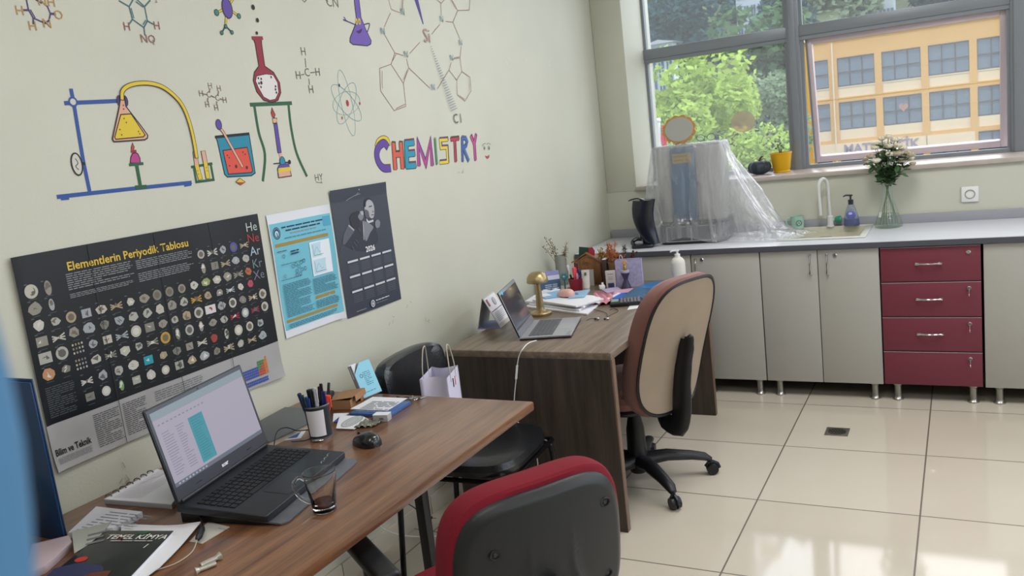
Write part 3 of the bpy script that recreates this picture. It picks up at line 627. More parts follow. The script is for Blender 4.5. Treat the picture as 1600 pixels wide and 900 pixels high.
def letter_c(f):
    P_ = [(262, 290), (235, 258), (205, 262), (165, 300), (142, 370), (150, 450), (185, 520), (230, 555), (292, 555)]
    S_ = [(275, 265), (262, 225), (220, 212), (170, 240), (150, 290)]
    f.stroke(smooth(G(*S_)), .032, M_blk); f.stroke(smooth(G(*S_)), .027, YEL); f.stroke(G((240, 515), (300, 505)), .006, YEL)
    f.stroke(smooth(G(*P_)), .034, M_blk); f.stroke(smooth(G(*P_)), .029, C('#5b3f96'))
drawing(d_still, 'still_drawing', 'painted blue stand with a yellow flask and tube'); drawing(d_lamp, 'spirit_lamp_drawing', 'painted pink spirit lamp on green stand'); drawing(d_tubes, 'test_tube_drawing', 'painted test tubes in a green rack')
drawing(d_beaker, 'beaker_drawing', 'painted teal beaker with red liquid'); drawing(d_tripod, 'round_flask_drawing', 'painted dark red round flask on green tripod'); drawing(d_bunsen, 'burner_drawing', 'painted purple burner below the tripod')
drawing(lambda f: d_letters(f, [('H', 952, 390), ('H', 992, 402), ('C', 946, 430), ('C', 985, 445), ('H', 911, 425), ('H', 1018, 455), ('H', 939, 475), ('H', 980, 490)], [((920, 426), (936, 429)), ((956, 434), (972, 442)), ((996, 448), (1008, 452)), ((948, 418), (951, 402)), ((987, 432), (990, 414)), ((942, 444), (940, 462)), ((982, 460), (981, 476))], A, .036, C('#77605a'), C('#77605a')), 'ethane_formula', 'ethane formula drawn in thin letters')
drawing(lambda f: d_letters(f, [('H', 330, 235), ('C', 347, 330), ('H', 307, 343), ('H', 395, 328), ('H', 365, 407)], [((338, 265), (342, 305)), ((320, 340), (334, 337)), ((362, 330), (382, 328)), ((355, 358), (358, 384))], B, .055, C('#5b564e'), C('#5b564e')), 'methane_formula', 'methane formula drawn in thin letters')
drawing(d_atom, 'atom_drawing', 'painted atom with thin blue orbits'); drawing(d_flaskface, 'smiling_flask_drawing', 'painted purple smiling flask'); drawing(d_complex, 'silicon_complex_formula', 'large ring formula with Si and Cl')
drawing(d_uracil, 'uracil_formula', 'ring formula in purple and ochre'); drawing(d_nitro, 'nitro_formula', 'ring formula in teal with NO2'); drawing(d_ball, 'molecule_drawing', 'painted molecule with purple centre ball'); drawing(d_cn, 'cyano_formula', 'cut-off formula ending in CN')
drawing(letter_c, 'painted_letter', 'purple and yellow painted letter C')
for s, fr, sd_, paths in (
    ('H', C('#cf5a48'), GRN, [[(338, 270), (358, 555)], [(425, 265), (445, 545)], [(348, 395), (435, 390)]]),
    ('E', C('#2390ad'), C('#a8324f'), [[(488, 250), (500, 535)], [(490, 262), (570, 252)], [(495, 390), (580, 380)], [(502, 530), (592, 522)]]),
    ('M', C('#b33f8e'), C('#4a55a0'), [[(640, 515), (628, 250), (722, 510), (775, 235), (798, 512)]]),
    ('S', C('#ddc23a'), C('#6b4a8f'), [[(980, 215), (895, 222), (905, 315), (975, 310), (985, 480), (895, 490)]]),
    ('T', C('#b5324c'), C('#5d5148'), [[(1025, 215), (1110, 205)], [(1065, 215), (1078, 470)]]),
    ('R', C('#3f62a8'), C('#5f86b8'), [[(1155, 200), (1160, 470)], [(1155, 200), (1195, 205), (1212, 245), (1200, 295), (1162, 310)], [(1165, 315), (1228, 468)]]),
    ('Y', C('#c24a90'), C('#94447c'), [[(1262, 180), (1300, 275), (1318, 170)], [(1300, 275), (1312, 455)]])):
    wdt = {'H': .021, 'E': .023, 'M': .018, 'S': .013, 'T': .014, 'R': .012, 'Y': .013}[s]
    drawing(letter([p if s != 'S' else p for p in paths], fr, sd_, wdt), 'painted_letter', 'painted letter %s of the word on the wall' % s)
drawing(letter([[(830, 215), (852, 505)]], C('#3b8a4f'), C('#8fae9a'), .009), 'painted_letter', 'thin green painted letter I of the word on the wall')
def d_face(f):
    f.stroke(smooth(G((1395, 290), (1412, 268), (1437, 262))), .0028, GREY); f.stroke(smooth(G((1448, 272), (1470, 258), (1498, 272))), .0028, GREY)
    for c in ((1420, 312), (1474, 312)): q = G(c)[0]; f.ring(q[0], q[1], .009, .010, .0025, C('#8a938e')); f.ell(q[0]+.003, q[1]-.002, .0045, .007, C('#4f5a58'))
    f.poly(G((1428, 405), (1455, 412), (1482, 392), (1478, 430), (1460, 446), (1442, 432)), C('#b24550'))
drawing(d_face, 'smiling_face_drawing', 'small painted face after the word')
drawing(lambda f: (f.txt('HY', *B((400, 806))[0], .035, GREY), f.stroke(B((388, 826), (415, 830), (410, 822)), .0028, GREY)), 'signature', 'small initials on the wall')
def d_scuffs(f):
    rnd = random.Random(4)
    for c in ((1240, 255), (1228, 270)): pass
    for px, py in ((640, 478), (612, 502), (795, 100), (822, 92), (858, 102), (665, 500), (720, 268), (205, 755), (185, 745), (380, 470)):
        q = wyz(px, py)
        for k in range(3): a = rnd.uniform(0, 3); u, v = q[0]+rnd.uniform(-.03, .03), q[1]+rnd.uniform(-.02, .02); f.stroke([(u, v), (u+.012*cos(a), v+.02*sin(a))], .0025, C('#a3a294') if py > 200 else C('#d8dad2'))
drawing(d_scuffs, 'scuff_marks', 'faint scuffs on the paint')

# ================================================================ POSTERS
def sheet(y0, z0, y1, z1, m, warp, t=.0012):
    f = MB(WALLM)
    n = 90
    def top(u, v): y = y0+(y1-y0)*u; z = z0+(z1-z0)*v; return Vector((y, z, .0008+max(0, warp(y, z))))
    f.grid(top, n, n, m)
    return f
random.seed(21)
def pw(y, z): return .003 + .0035*abs(sin((y-1.23)*3.74*2))**.5*0 + .003*(1+sin(y*22+z*9))*.5 + (.009*max(0, (.93-z)/.08)**2*abs(sin(y*6.5)) if z < .93 else 0) + (.004*max(0, (1.26-y)/.03)**2 if y < 1.26 else 0)
M_pk = mat('poster_black', '#0d1218', .4, coat=.05, var=.12, vscale=5); M_pg = mat('poster_grey', '#a5a3a3', .45, var=.05, vscale=9)
f = sheet(1.229, .852, 2.073, 1.412, M_pg, pw); po = f.build('poster', recalc=False)
tag(po, 'large black periodic table poster headed Elementlerin Periyodik Tablosu, on the left wall', 'poster')
f = Flat(WALLM, pw); f.w = .0012; f.dw = .00002
f.rect(1.2295, .975, 2.0725, 1.4115, M_pk, step=.01); f.w = .0018
M_ttl = C('#d9b640'); f.wtext('Elementlerin Periyodik Tablosu', .0315, M_ttl, 1.573, 1.362, bold=.0005)
M_pt = C('#85878a')
f.lines(1.366, 1.300, 1.567, 1.346, 8, M_pt, .42); f.lines(1.366, 1.279, 1.567, 1.292, 3, M_pt, .42)
f.lines(1.579, 1.316, 1.779, 1.343, 5, M_pt, .42); f.lines(1.579, 1.279, 1.779, 1.306, 5, M_pt, .42)
f.lines(1.247, .990, 1.326, 1.072, 15, C('#4c5257'), .4)
f.lines(1.358, .868, 1.44, .962, 17, C('#55565a'), .42); f.lines(1.45, .868, 1.53, .962, 17, C('#55565a'), .42); f.lines(1.56, .93, 1.75, .962, 5, C('#6d6e72'), .4); f.lines(1.24, .868, 1.34, .885, 5, C('#77787c'), .4)
f.wtext('Bilim ve Teknik', .0165, C('#17181a'), 1.288, .899, 1, 1.5, bold=.0004)
f.w = .0018
def gem(u, v, s, m, m2, kind):
    f.w = .0020
    n = random.choice((6, 7, 8, 9)); ph = random.uniform(0, 6)
    if kind == 0: f.poly([(u+s*random.uniform(.7, 1.1)*cos(ph+k*2*pi/n), v+s*.85*random.uniform(.7, 1.1)*sin(ph+k*2*pi/n)) for k in range(n)], m)
    elif kind == 1: f.ell(u, v, s*.9, s*.9, m); f.ell(u, v, s*.55, s*.55, m2)
    elif kind == 2: f.rect(u-s*.85, v-s*.7, u+s*.85, v+s*.7, m)
    elif kind == 3: f.ell(u, v, s*.5, s*1.0, m); f.ell(u, v+s*.4, s*.3, s*.35, m2)
    elif kind == 4: f.ring(u, v, s*.8, s*.85, s*.28, m)
    elif kind == 5:
        for k in range(3): f.stroke([(u-s, v-s*.5+k*s*.4), (u+s, v+s*.4-k*s*.5)], s*.22, m)
    for k in range(2): f.w = .0022+k*.0001; f.poly([(u+s*random.uniform(-.4, .4)+s*.35*cos(q*2.1+k), v+s*random.uniform(-.4, .4)+s*.25*sin(q*2.1+k)) for q in range(3)], m2)
gcols = ['#a9a7a0', '#8f8a80', '#b8b3a6', '#9aa0a3', '#7d7a72', '#a39478', '#c0bcb4']
spec = {(1, 0): '#3f5f4a', (0, 6): '#b98a62', (13, 2): '#b0a040', (16, 3): '#b5533a', (16, 4): '#b03358', (15, 1): '#4a4f95', (13, 5): '#b03030'}
def cell(u, v, s=.0165, c=None):
    s *= random.uniform(.95, 1.25)
    c = c or random.choice(gcols); kind = random.choice((0, 0, 0, 1, 2, 3, 5, 0)); m = C(c); m2 = C(random.choice(('#5f5c58', '#d0ccc4', '#6e6254')))
    gem(u, v, s, m, m2, kind); f.stroke([(u-.01, v-.0205), (u+.01, v-.0205)], .0016, C('#4b4f54'), cap=False); f.stroke([(u-.016, v+.019), (u-.008, v+.019)], .003, C('#53585e'), cap=False)
rows = [1.320, 1.276, 1.232, 1.190, 1.147, 1.104]
for r_, z in enumerate(rows):
    for c_ in range(18):
        u = 1.265+c_*.0455
        if r_ < 2 and 2 <= c_ < 12: continue
        if c_ == 17 and r_ < 4: continue
        if r_ == 0 and c_ == 15: cell(u, z, .017, '#4a4f9a'); continue
        if c_ == 2 and r_ >= 4:
            for k in range(12): f.ell(u-.013+(k % 4)*.009, z+.012-(k//4)*.011, .0028, .0035, C(random.choice(gcols)), n=6)
            continue
        cc = None
        if (c_, r_) in ((11, 3), (8, 5)): cc = '#b58f33'
        if (c_, r_) in ((16, 3), (16, 2)): cc = '#b8405c' if r_ == 3 else '#b56038'
        if (c_, r_) == (0, 5): cc = '#b98a62'
        if (c_, r_) in ((14, 5), (16, 5)): cc = '#93283a'
        if (c_, r_) in ((12, 2), (11, 1)): cc = '#8c9a5c'
        cell(u, z, .0155 if c_ else .018, cc)
for r_, z in enumerate((1.056, 1.012)):
    for c_ in range(14):
        u = 1.362+c_*.0495
        cc = {(4, 0): '#1f97a8', (2, 1): '#6f9a62', (9, 0): '#a03a36'}.get((c_, r_)); cell(u, z, .0155, cc)
u, v = 1.265+12*.0455, rows[4]-.0; f.rect(u-.02, v-.013, u+.02, v+.013, C('#cfcccb')); f.ell(u, v, .007, .007, C('#a8202c'))
f.w = .0026
for s, v, c in (('He', 1.372, '#b9c4bb'), ('Ne', 1.335, '#a83a3c'), ('Ar', 1.292, '#a9bccc'), ('Kr', 1.25, '#74828c'), ('Xe', 1.212, '#74788a')): f.wtext(s, .042, C(c), 2.035, v)
# small coloured table at lower right
cm = [C('#3a55a8'), C('#cf7a2a'), C('#3f8a4a'), C('#c24a34'), C('#d8b440')]
for r_ in range(7):
    for c_ in range(18):
        if r_ < 3 and 2 <= c_ < 12 or (r_ == 0 and 1 <= c_ < 17) : continue
        m = cm[0] if c_ < 12 else (cm[2] if c_-12+r_ < 5 else (cm[3] if c_ < 16 else cm[1]))
        f.rect(1.870+c_*.0075, .943-r_*.0085-.007, 1.870+c_*.0075+.0062, .943-r_*.0085, m); f.w -= f.dw
for r_ in range(2):
    for c_ in range(15): f.rect(1.885+c_*.0075, .877-r_*.0085-.007, 1.885+c_*.0075+.0062, .877-r_*.0085, cm[0]); f.w -= f.dw
for c_ in (1.44, 1.655, 1.86): f.stroke([(c_, .853), (c_+.002, 1.41)], .0018, C('#24282e'), cap=False)
f.build('print', po, recalc=False)

# conference poster, light blue
def bw(y, z): return .002+.006*max(0, (y-2.37)/.04)**2*(y > 2.37)+.002*(1+sin(z*16))
M_cy = mat('poster_cyan', '#6fb9cc', .5, var=.03); f = sheet(2.113, .972, 2.426, 1.400, mat('poster_paper', '#d8dbe2', .5), bw)
pb = f.build('poster', recalc=False); tag(pb, 'light blue scientific poster with white margins beside the periodic table', 'poster')
f = Flat(WALLM, bw); f.w = .0014; f.rect(2.118, .998, 2.422, 1.368, M_cy)
OL, NV = C('#9c8440'), C('#1e3657')
f.rect(2.128, 1.286, 2.418, 1.298, OL); f.rect(2.29, 1.072, 2.412, 1.083, OL); f.rect(2.128, 1.022, 2.412, 1.032, OL)
f.ell(2.146, 1.334, .018, .021, NV); f.ring(2.146, 1.334, .014, .0165, .0012, C('#9fd0dc')); f.ell(2.146, 1.332, .009, .011, C('#a8d8e4')); f.rect(2.1445, 1.322, 2.1475, 1.336, NV); f.rect(2.149, 1.322, 2.1505, 1.332, NV)
f.lines(2.172, 1.345, 2.385, 1.354, 1, NV, .55, 0); f.lines(2.19, 1.333, 2.37, 1.342, 1, NV, .55, 0); f.lines(2.21, 1.322, 2.345, 1.330, 1, M_inkl, .5, 0); f.lines(2.18, 1.308, 2.40, 1.316, 1, C('#4a8a9c'), .5, 0)
f.rect(2.385, 1.325, 2.418, 1.36, C('#4fa3c4')); f.ell(2.392, 1.35, .006, .006, C('#2f74a8'))
f.rect(2.295, 1.155, 2.400, 1.278, C('#dfe6ee'));
for za in (1.222, 1.162): f.rect(2.303, za, 2.392, za+.05, C('#b9d7e4')); f.stroke([(2.31, za+.045), (2.312, za+.006), (2.385, za+.006)], .0012, NV); f.stroke(smooth([(2.314, za+.01), (2.33, za+.035), (2.345, za+.014), (2.365, za+.026), (2.385, za+.009)]), .001, C('#6a7fb0'))
def hx(u, v, r, m): f.ring(u, v, r, r, .0014, m, n=6)
for du, dv in ((0, 0), (.014, .012), (-.014, .01), (.013, -.013), (-.012, -.014), (.028, .016), (-.03, .006), (.03, -.012), (-.016, -.028), (.002, -.026)): hx(2.226+du, 1.205+dv, .0066, NV)
hx(2.158, 1.252, .006, NV); hx(2.152, 1.184, .006, C('#8a6a8a')); f.lines(2.195, 1.25, 2.24, 1.268, 2, NV, .5); f.lines(2.13, 1.268, 2.18, 1.274, 1, M_ink, .4); f.lines(2.14, 1.222, 2.27, 1.226, 1, M_ink, .4); f.lines(2.13, 1.17, 2.25, 1.174, 1, M_ink, .4)
f.lines(2.135, 1.04, 2.275, 1.158, 22, C('#2c5a70'), .4); f.lines(2.287, 1.09, 2.412, 1.148, 11, C('#2c5a70'), .4); f.lines(2.287, 1.038, 2.412, 1.068, 5, C('#2c5a70'), .4); f.lines(2.135, 1.002, 2.40, 1.018, 3, C('#2c5a70'), .4)
f.build('print', pb, recalc=False)

# 2026 calendar with a portrait photograph
def cw(y, z): return .002+.004*max(0, (z-1.40)/.045)*(z > 1.40)+.001*(1+sin(y*15))
M_ca = mat('calendar_slate', '#3a3f4c', .4, coat=.15); f = sheet(2.450, .960, 2.803, 1.447, M_ca, cw)
pc = f.build('calendar', recalc=False); tag(pc, 'dark grey 2026 wall calendar with a black-and-white portrait', 'calendar')
f = Flat(WALLM, cw); f.w = .0014
def K(*p): return [wyz(510+x/7.825, 285+y/7.826) for x, y in p]
g1, g2, g3, g4 = C('#a8a8ac'), C('#7c7e86'), C('#575a64'), C('#2a2d36')
f.poly(smooth(K((180, 740), (200, 640), (255, 540), (330, 590), (420, 480), (560, 520), (600, 600), (620, 720), (520, 820), (400, 840), (260, 800), (180, 740))), C('#30343f'))
f.poly(smooth(K((190, 745), (205, 640), (262, 528), (325, 585), (300, 640), (260, 700), (215, 760), (190, 745))), g3); f.stroke(K((262, 528), (322, 585)), .006, g1)
f.poly(smooth(K((445, 470), (560, 540), (520, 620), (470, 720), (445, 600), (445, 470))), g2); f.stroke(K((435, 480), (440, 600), (445, 700)), .005, g1)
f.poly(smooth(K((385, 360), (425, 350), (440, 385), (432, 440), (405, 465), (372, 425), (385, 360))), g2); f.poly(smooth(K((398, 358), (430, 352), (436, 390), (418, 400), (398, 358))), g1); f.poly(smooth(K((270, 440), (300, 380), (370, 350), (395, 370), (370, 420), (395, 490), (370, 560), (300, 540), (270, 440))), g4)
f.poly(smooth(K((465, 230), (500, 205), (548, 240), (568, 300), (572, 370), (560, 430), (530, 438), (490, 400), (455, 370), (450, 300), (465, 230))), g1); f.poly(smooth(K((452, 330), (495, 350), (510, 420), (480, 440), (455, 400), (452, 330))), g3)
f.stroke(K((505, 300), (540, 290)), .004, g4); f.stroke(K((548, 345), (562, 360), (545, 365)), .003, g3); f.stroke(K((535, 400), (560, 395)), .003, g4); f.poly(smooth(K((445, 300), (455, 215), (500, 190), (548, 225), (500, 212), (470, 240), (462, 300), (445, 300))), g4)
f.poly(K((470, 440), (500, 475), (555, 455), (560, 480), (500, 500), (475, 480)), C('#c4c4c8')); f.poly(smooth(K((580, 480), (610, 455), (640, 480), (635, 540), (600, 560), (582, 530), (580, 480))), g2)
f.stroke(K((225, 225), (270, 195), (320, 165), (390, 140)), .0035, g2); f.stroke(K((330, 165), (365, 130)), .004, g2); dots(f, [(373, 90)], .003, g1, T=K)
for p in (((320, 730), (355, 780)), ((300, 780), (322, 830)), ((160, 835), (175, 790)), ((340, 700), (370, 740)), ((380, 560), (395, 600))): f.stroke(K(*p), .003, g3)
f.wtext('2026', .030, C('#e2e2e6'), 2.640, 1.199, bold=.0008)
for r_ in range(3):
    for c_ in range(4):
        u = 2.492+c_*.0735; v = 1.166-r_*.058
        f.rect(u, v, u+.062, v+.0075, C('#c9cbd0'))
        for a in range(5):
            for b in range(7): f.rect(u+.006+b*.0078, v-.010-a*.0072, u+.0085+b*.0078, v-.008-a*.0072, C('#8d909a')); f.w -= f.dw
f.ell(2.605, .985, .013, .014, C('#c3c6cc')); f.ell(2.605, .985, .009, .010, C('#44506a')); f.ell(2.605, .985, .005, .006, C('#c3c6cc'))
f.lines(2.626, .989, 2.715, .996, 1, C('#c3c6cc'), .6, 0); f.lines(2.626, .979, 2.70, .984, 1, g2, .5, 0); f.lines(2.50, .974, 2.56, .978, 1, g1, .5, 0)
f.build('print', pc, recalc=False)

# ================================================================ DESKS
W_near = wood('walnut_top', '#4a2c1c', '#8a6144', 'Y', .28, .05, 30, coat=.25)
W_edge = wood('walnut_edge', '#4f3220', '#7d573d', 'Y', .3, .05, 30, coat=.3)
W_d2v = wood('wenge_panel', '#2c2420', '#4a3f37', 'Z', .5, .06, 40); W_d2 = wood('wenge_top_lit', '#5a4c40', '#8a7867', 'Y', .38, .06, 40, coat=.1); W_band = wood('wenge_edge', '#5e4a3c', '#7c6655', 'Z', .45, .05, 40)  # one dark wood; the top's paler tone stands for its reflection
D1 = .745
dk = thing('desk', 'long walnut desk with black laptop, in the foreground along the left wall', 'desk', (.44, 1.4, 0))
def L(x, y, z=0, o=(.44, 1.4, 0)): return (x-o[0], y-o[1], z-o[2])
w = MB(); w.bb(L(.014, .35, D1-.03), L(.872, 2.242, D1), W_near, bev=.007); w.build('tabletop', dk)
for y in (.6, 2.165):
    w = MB(); w.bb(L(.425, y-.018, .03), L(.46, y+.018, D1-.045), M_black, bev=.003); w.bb(L(.1, y-.025, 0), L(.8, y+.025, .03), M_black, bev=.006); w.bb(L(.1, y-.02, D1-.05), L(.78, y+.02, D1-.03), M_black); w.build('leg', dk)
w = MB(); w.bb(L(.425, .6, D1-.09), L(.455, 2.165, D1-.05), M_black); w.build('crossbar', dk)

D2 = .73
dk2 = thing('desk', 'dark brown panel-sided desk with silver laptop, by the kitchen counter', 'desk', (.52, 3.56, 0)); o2 = (.52, 3.56, 0)
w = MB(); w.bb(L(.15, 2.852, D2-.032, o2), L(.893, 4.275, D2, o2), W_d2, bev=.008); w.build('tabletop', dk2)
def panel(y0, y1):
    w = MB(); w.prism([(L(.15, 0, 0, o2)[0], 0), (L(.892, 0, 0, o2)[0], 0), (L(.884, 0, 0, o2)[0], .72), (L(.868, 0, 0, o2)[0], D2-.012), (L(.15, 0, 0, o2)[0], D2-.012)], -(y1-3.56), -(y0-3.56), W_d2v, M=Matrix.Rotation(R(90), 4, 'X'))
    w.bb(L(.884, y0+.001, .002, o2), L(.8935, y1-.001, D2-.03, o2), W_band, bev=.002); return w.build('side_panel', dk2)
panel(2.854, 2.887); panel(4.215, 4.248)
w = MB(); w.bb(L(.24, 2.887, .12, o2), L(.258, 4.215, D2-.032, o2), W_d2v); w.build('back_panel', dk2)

# ================================================================ KITCHEN COUNTER
M_cab = mat('cabinet_grey', '#aba9a3', .5, bump=.1, bscale=500); M_cabin = mat('cabinet_side', '#4b4a4a', .6); M_red = mat('drawer_red', '#73303f', .5, bump=.08, bscale=400); M_ctop = mat('counter_laminate', '#d2d4da', .28); M_cedge = mat('counter_edge', '#4c4e58', .5); M_lilac = mat('backsplash_grey', '#9b9ba3', .4)
CT = .842; CF = 4.57
wt = MB(); wt.bb((.01, CF+.003, CT-.03), (1.19, YB-.003, CT), M_ctop, bev=.002); wt.bb((1.19, CF+.003, CT-.03), (1.575, 4.75, CT), M_ctop); wt.bb((1.19, 5.165, CT-.03), (1.575, YB-.003, CT), M_ctop); wt.bb((1.575, CF+.003, CT-.03), (4.6, YB-.003, CT), M_ctop)
wt.bb((.01, CF, CT-.03), (4.6, CF+.003, CT-.003), M_cedge)
ct = wt.build('worktop'); tag(ct, 'long pale laminate worktop under the window, dark front edge', 'countertop')
w = MB(); w.bb((.01, YB-.018, CT), (4.6, YB-.001, CT+.052), M_lilac, bev=.002); bs = w.build('backsplash', ct)
def leg_mb():
    w = MB(); w.lathe([(0, 0), (.027, 0), (.027, .006), (.02, .012), (.017, .02), (.0165, .075), (.022, .08), (.022, .087), (0, .087)], mat('leg_steel', '#a5a39e', .3, .85), seg=16); return w
_leg = None
def bow_handle(parent, c, ln, vert=False, name='handle'):
    w = MB(); Mx = Matrix.Translation(c) @ (Matrix.Rotation(R(90), 4, 'Y') if vert else Matrix())
    w.M = Mx; n = 10
    pts = [(-ln/2+ln*k/n, -.012-.012*sin(pi*k/n), 0) for k in range(n+1)]
    w.tube(pts, [.006]+[.0045]*(n-1)+[.006], M_chrome, 8); 
    for s in (-1, 1): w.cyl((s*ln/2, 0, 0), (s*ln/2, -.016, 0), .006, M_chrome, seg=10); w.box((s*(ln/2-.004), -.014, 0), (.02, .008, .011), M_chrome, bev=.002)
    return w.build(name, parent)
def lock(parent, c, key=False):
    w = MB(Matrix.Translation(c) @ Matrix.Rotation(R(90), 4, 'X')); w.lathe([(0, .006), (.008, .006), (.011, .003), (.011, 0)], M_chrome if not key else mat('lock_steel', '#8a7f80', .35, .8), seg=14)
    w.box((0, 0, .007), (.0015, .008, .002), M_blk)
    if key: w.box((0, 0, .016), (.003, .012, .02), M_chrome, bev=.001); w.lathe([(.009, -.0015), (.009, .0015), (0, .0015)], M_chrome, c=(0, 0, 0), seg=12, M=Matrix.Translation((0, -.03, .02)) @ Matrix.Rotation(R(90), 4, 'Y')); w.cyl((0, -.004, .02), (0, -.024, .02), .0015, M_chrome, seg=6)
    return w.build('lock', parent)
def cabinet(x0, x1, label, doors, drawers=0, legs=True, name='base_cabinet', cat='cabinet'):
    t = thing(name, label, cat, ((x0+x1)/2, 4.85, 0)); c = (x0+x1)/2; hw = (x1-x0)/2
    w = MB(); z0 = .087; w.bb((-hw+.001, -.245, z0), (hw-.001, .33, CT-.031), M_cabin); w.build('body', t)
    if drawers:
        hgt = (CT-.034-z0)/drawers
        for k in range(drawers):
            w = MB(); w.bb((-hw+.003, -.265, z0+k*hgt+.0025), (hw-.003, -.246, z0+(k+1)*hgt-.0025), M_red, bev=.0015); d = w.build('drawer', t)
            if k: bow_handle(d, (-.005, -.265, z0+(k+.52)*hgt), .11)
            lock(d, (hw-.055, -.265, z0+(k+.8)*hgt), key=(k < 3))
            w = MB(); w.bb((-hw+.003, -.2655, z0+(k+1)*hgt-.005), (hw-.003, -.262, z0+(k+1)*hgt-.0025), mat('trim_pale', '#a79ca0', .4)); w.build('edge_strip', d)
    for (a, b, hx, lk) in doors:
        w = MB(); w.bb((a-c+.002, -.265, z0), (b-c-.002, -.246, CT-.034), M_cab, bev=.0015); d = w.build('door', t)
        if hx is not None: bow_handle(d, (hx-c, -.265, .735), .098, vert=True)
        if lk is not None: lock(d, (lk-c, -.265, .778))
    if legs:
        global _leg
        for lx in (-hw+.062, hw-.045):
            for ly in (-.235, .25):
                if _leg is None: _leg = o = leg_mb().build('leg', t)
                else: o = _leg.copy(); COL.objects.link(o); o.parent = t
                o.location = (lx, ly, 0)
    return t
cabinet(.012, .71, 'grey base cabinet in the left corner behind the dark desk', [(.012, .35, None, None), (.35, .71, None, None)])
cabinet(.712, 1.09, 'grey single-door base cabinet right behind the beige office chair', [(.712, 1.09, .742, .775)])
cabinet(1.092, 1.686, 'grey double-door base cabinet under the sink', [(1.092, 1.388, 1.352, None), (1.388, 1.686, 1.437, 1.475)])
cabinet(1.688, 2.14, 'dark red four-drawer cabinet between grey doors', [], drawers=4, name='drawer_cabinet')
cabinet(2.147, 2.75, 'grey base cabinet at the right edge, past the red drawers', [(2.147, 2.45, None, None), (2.45, 2.75, None, None)])

# ================================================================ CHAIRS
def sgp(v, p): return math.copysign(abs(v)**p, v)
def pad(w, hw, hh, rings, m, cz=0, ex=3.2, taper=0, bend=None, seg=56, caps=(True, True)):
    """rounded-rectangle cushion: rings of (scale, y, inset)"""
    t = bmesh.new(); R_ = []
    def P(a, k, y):
        x = sgp(cos(a), 2/ex)*hw*k; z = sgp(sin(a), 2/ex)*hh*k; x *= 1+taper*z/hh; yy = y+(bend(x, z) if bend else 0); return Vector((x, yy, cz+z))
    for k, y in rings: R_.append([t.verts.new(P(2*pi*i/seg, k, y)) for i in range(seg)])
    for a, b in zip(R_, R_[1:]):
        for i in range(seg): t.faces.new((a[i], a[(i+1) % seg], b[(i+1) % seg], b[i]))
    for flag, (k, y), ring in ((caps[0], rings[0], R_[0]), (caps[1], rings[-1], R_[-1])):
        if not flag: continue
        prev = ring; kk = k
        for f_ in (.75, .5, .25):
            cur = [t.verts.new(P(2*pi*i/seg, k*f_, y)) for i in range(seg)]
            for i in range(seg): t.faces.new((prev[i], prev[(i+1) % seg], cur[(i+1) % seg], cur[i]))
            prev = cur
        c = t.verts.new(P(0, 0, y))
        for i in range(seg): t.faces.new((prev[i], prev[(i+1) % seg], c))
    w.merge(t, m)
M_fred = mat('fabric_red', '#7a0b21', .9, bump=.5, bscale=700); M_shell = mat('shell_plastic', '#1f2123', .45, bump=.12, bscale=500); M_beige = mat('fabric_beige', '#a3927f', .85, bump=.35, bscale=600, var=.05); M_rose = mat('fabric_rosebrown', '#80564f', .9, bump=.35, bscale=600, var=.06, sheen=.3)
def base(t, a0):
    w = MB(); w.lathe([(0, .05), (.035, .05), (.045, .07), (.05, .12), (.036, .135), (0, .135)], M_black, seg=20); w.build('hub', t)
    w = MB(); w.lathe([(.044, .13), (.04, .25), (.036, .27), (.03, .30), (.03, .37), (.02, .375), (.02, .40)], M_black, seg=18); w.build('gas_column', t)
    for k in range(5):
        a = a0+k*2*pi/5; u = Vector((cos(a), sin(a), 0))
        w = MB(); w.tube([u*.03+Vector((0, 0, .105)), u*.13+Vector((0, 0, .112)), u*.24+Vector((0, 0, .098)), u*.295+Vector((0, 0, .085)), u*.318+Vector((0, 0, .07))], [.042, .034, .027, .024, .016], M_black, 12, flat=.75)
        w.cyl(u*.318+Vector((0, 0, .078)), u*.318+Vector((0, 0, .045)), .009, M_black, seg=8)
        sp = w.build('base_arm', t)
        v = Vector((-u.y, u.x, 0)); c = u*.325+Vector((0, 0, .027)); w = MB()
        for s in (-1, 1): w.cyl(c+v*(s*.004), c+v*(s*.021), .027, M_black, r2=.024, seg=20)
        w.tube([c+v*0+Vector((cos(q)*u.x*.03, cos(q)*u.y*.03, sin(q)*.03)) for q in (0, .7, 1.4, 2.1, 2.8)], .009, M_black, 8, flat=1)
        w.build('castor', sp)
def armrest(t, s, zt=.665, y0=-.06, y1=.2):
    w = MB(); x = s*.265
    w.tube([(x-s*.06, .02, .425), (x, .03, .43), (x+s*.005, .04, .5), (x, .06, zt-.02)], [.016, .017, .014, .016], M_black, 10, flat=.7); w.build('arm_support', t)
    w = MB(); w.box((x, (y0+y1)/2, zt), (.055, y1-y0, .028), M_black, bev=.012, seg=3); w.build('armrest', t)
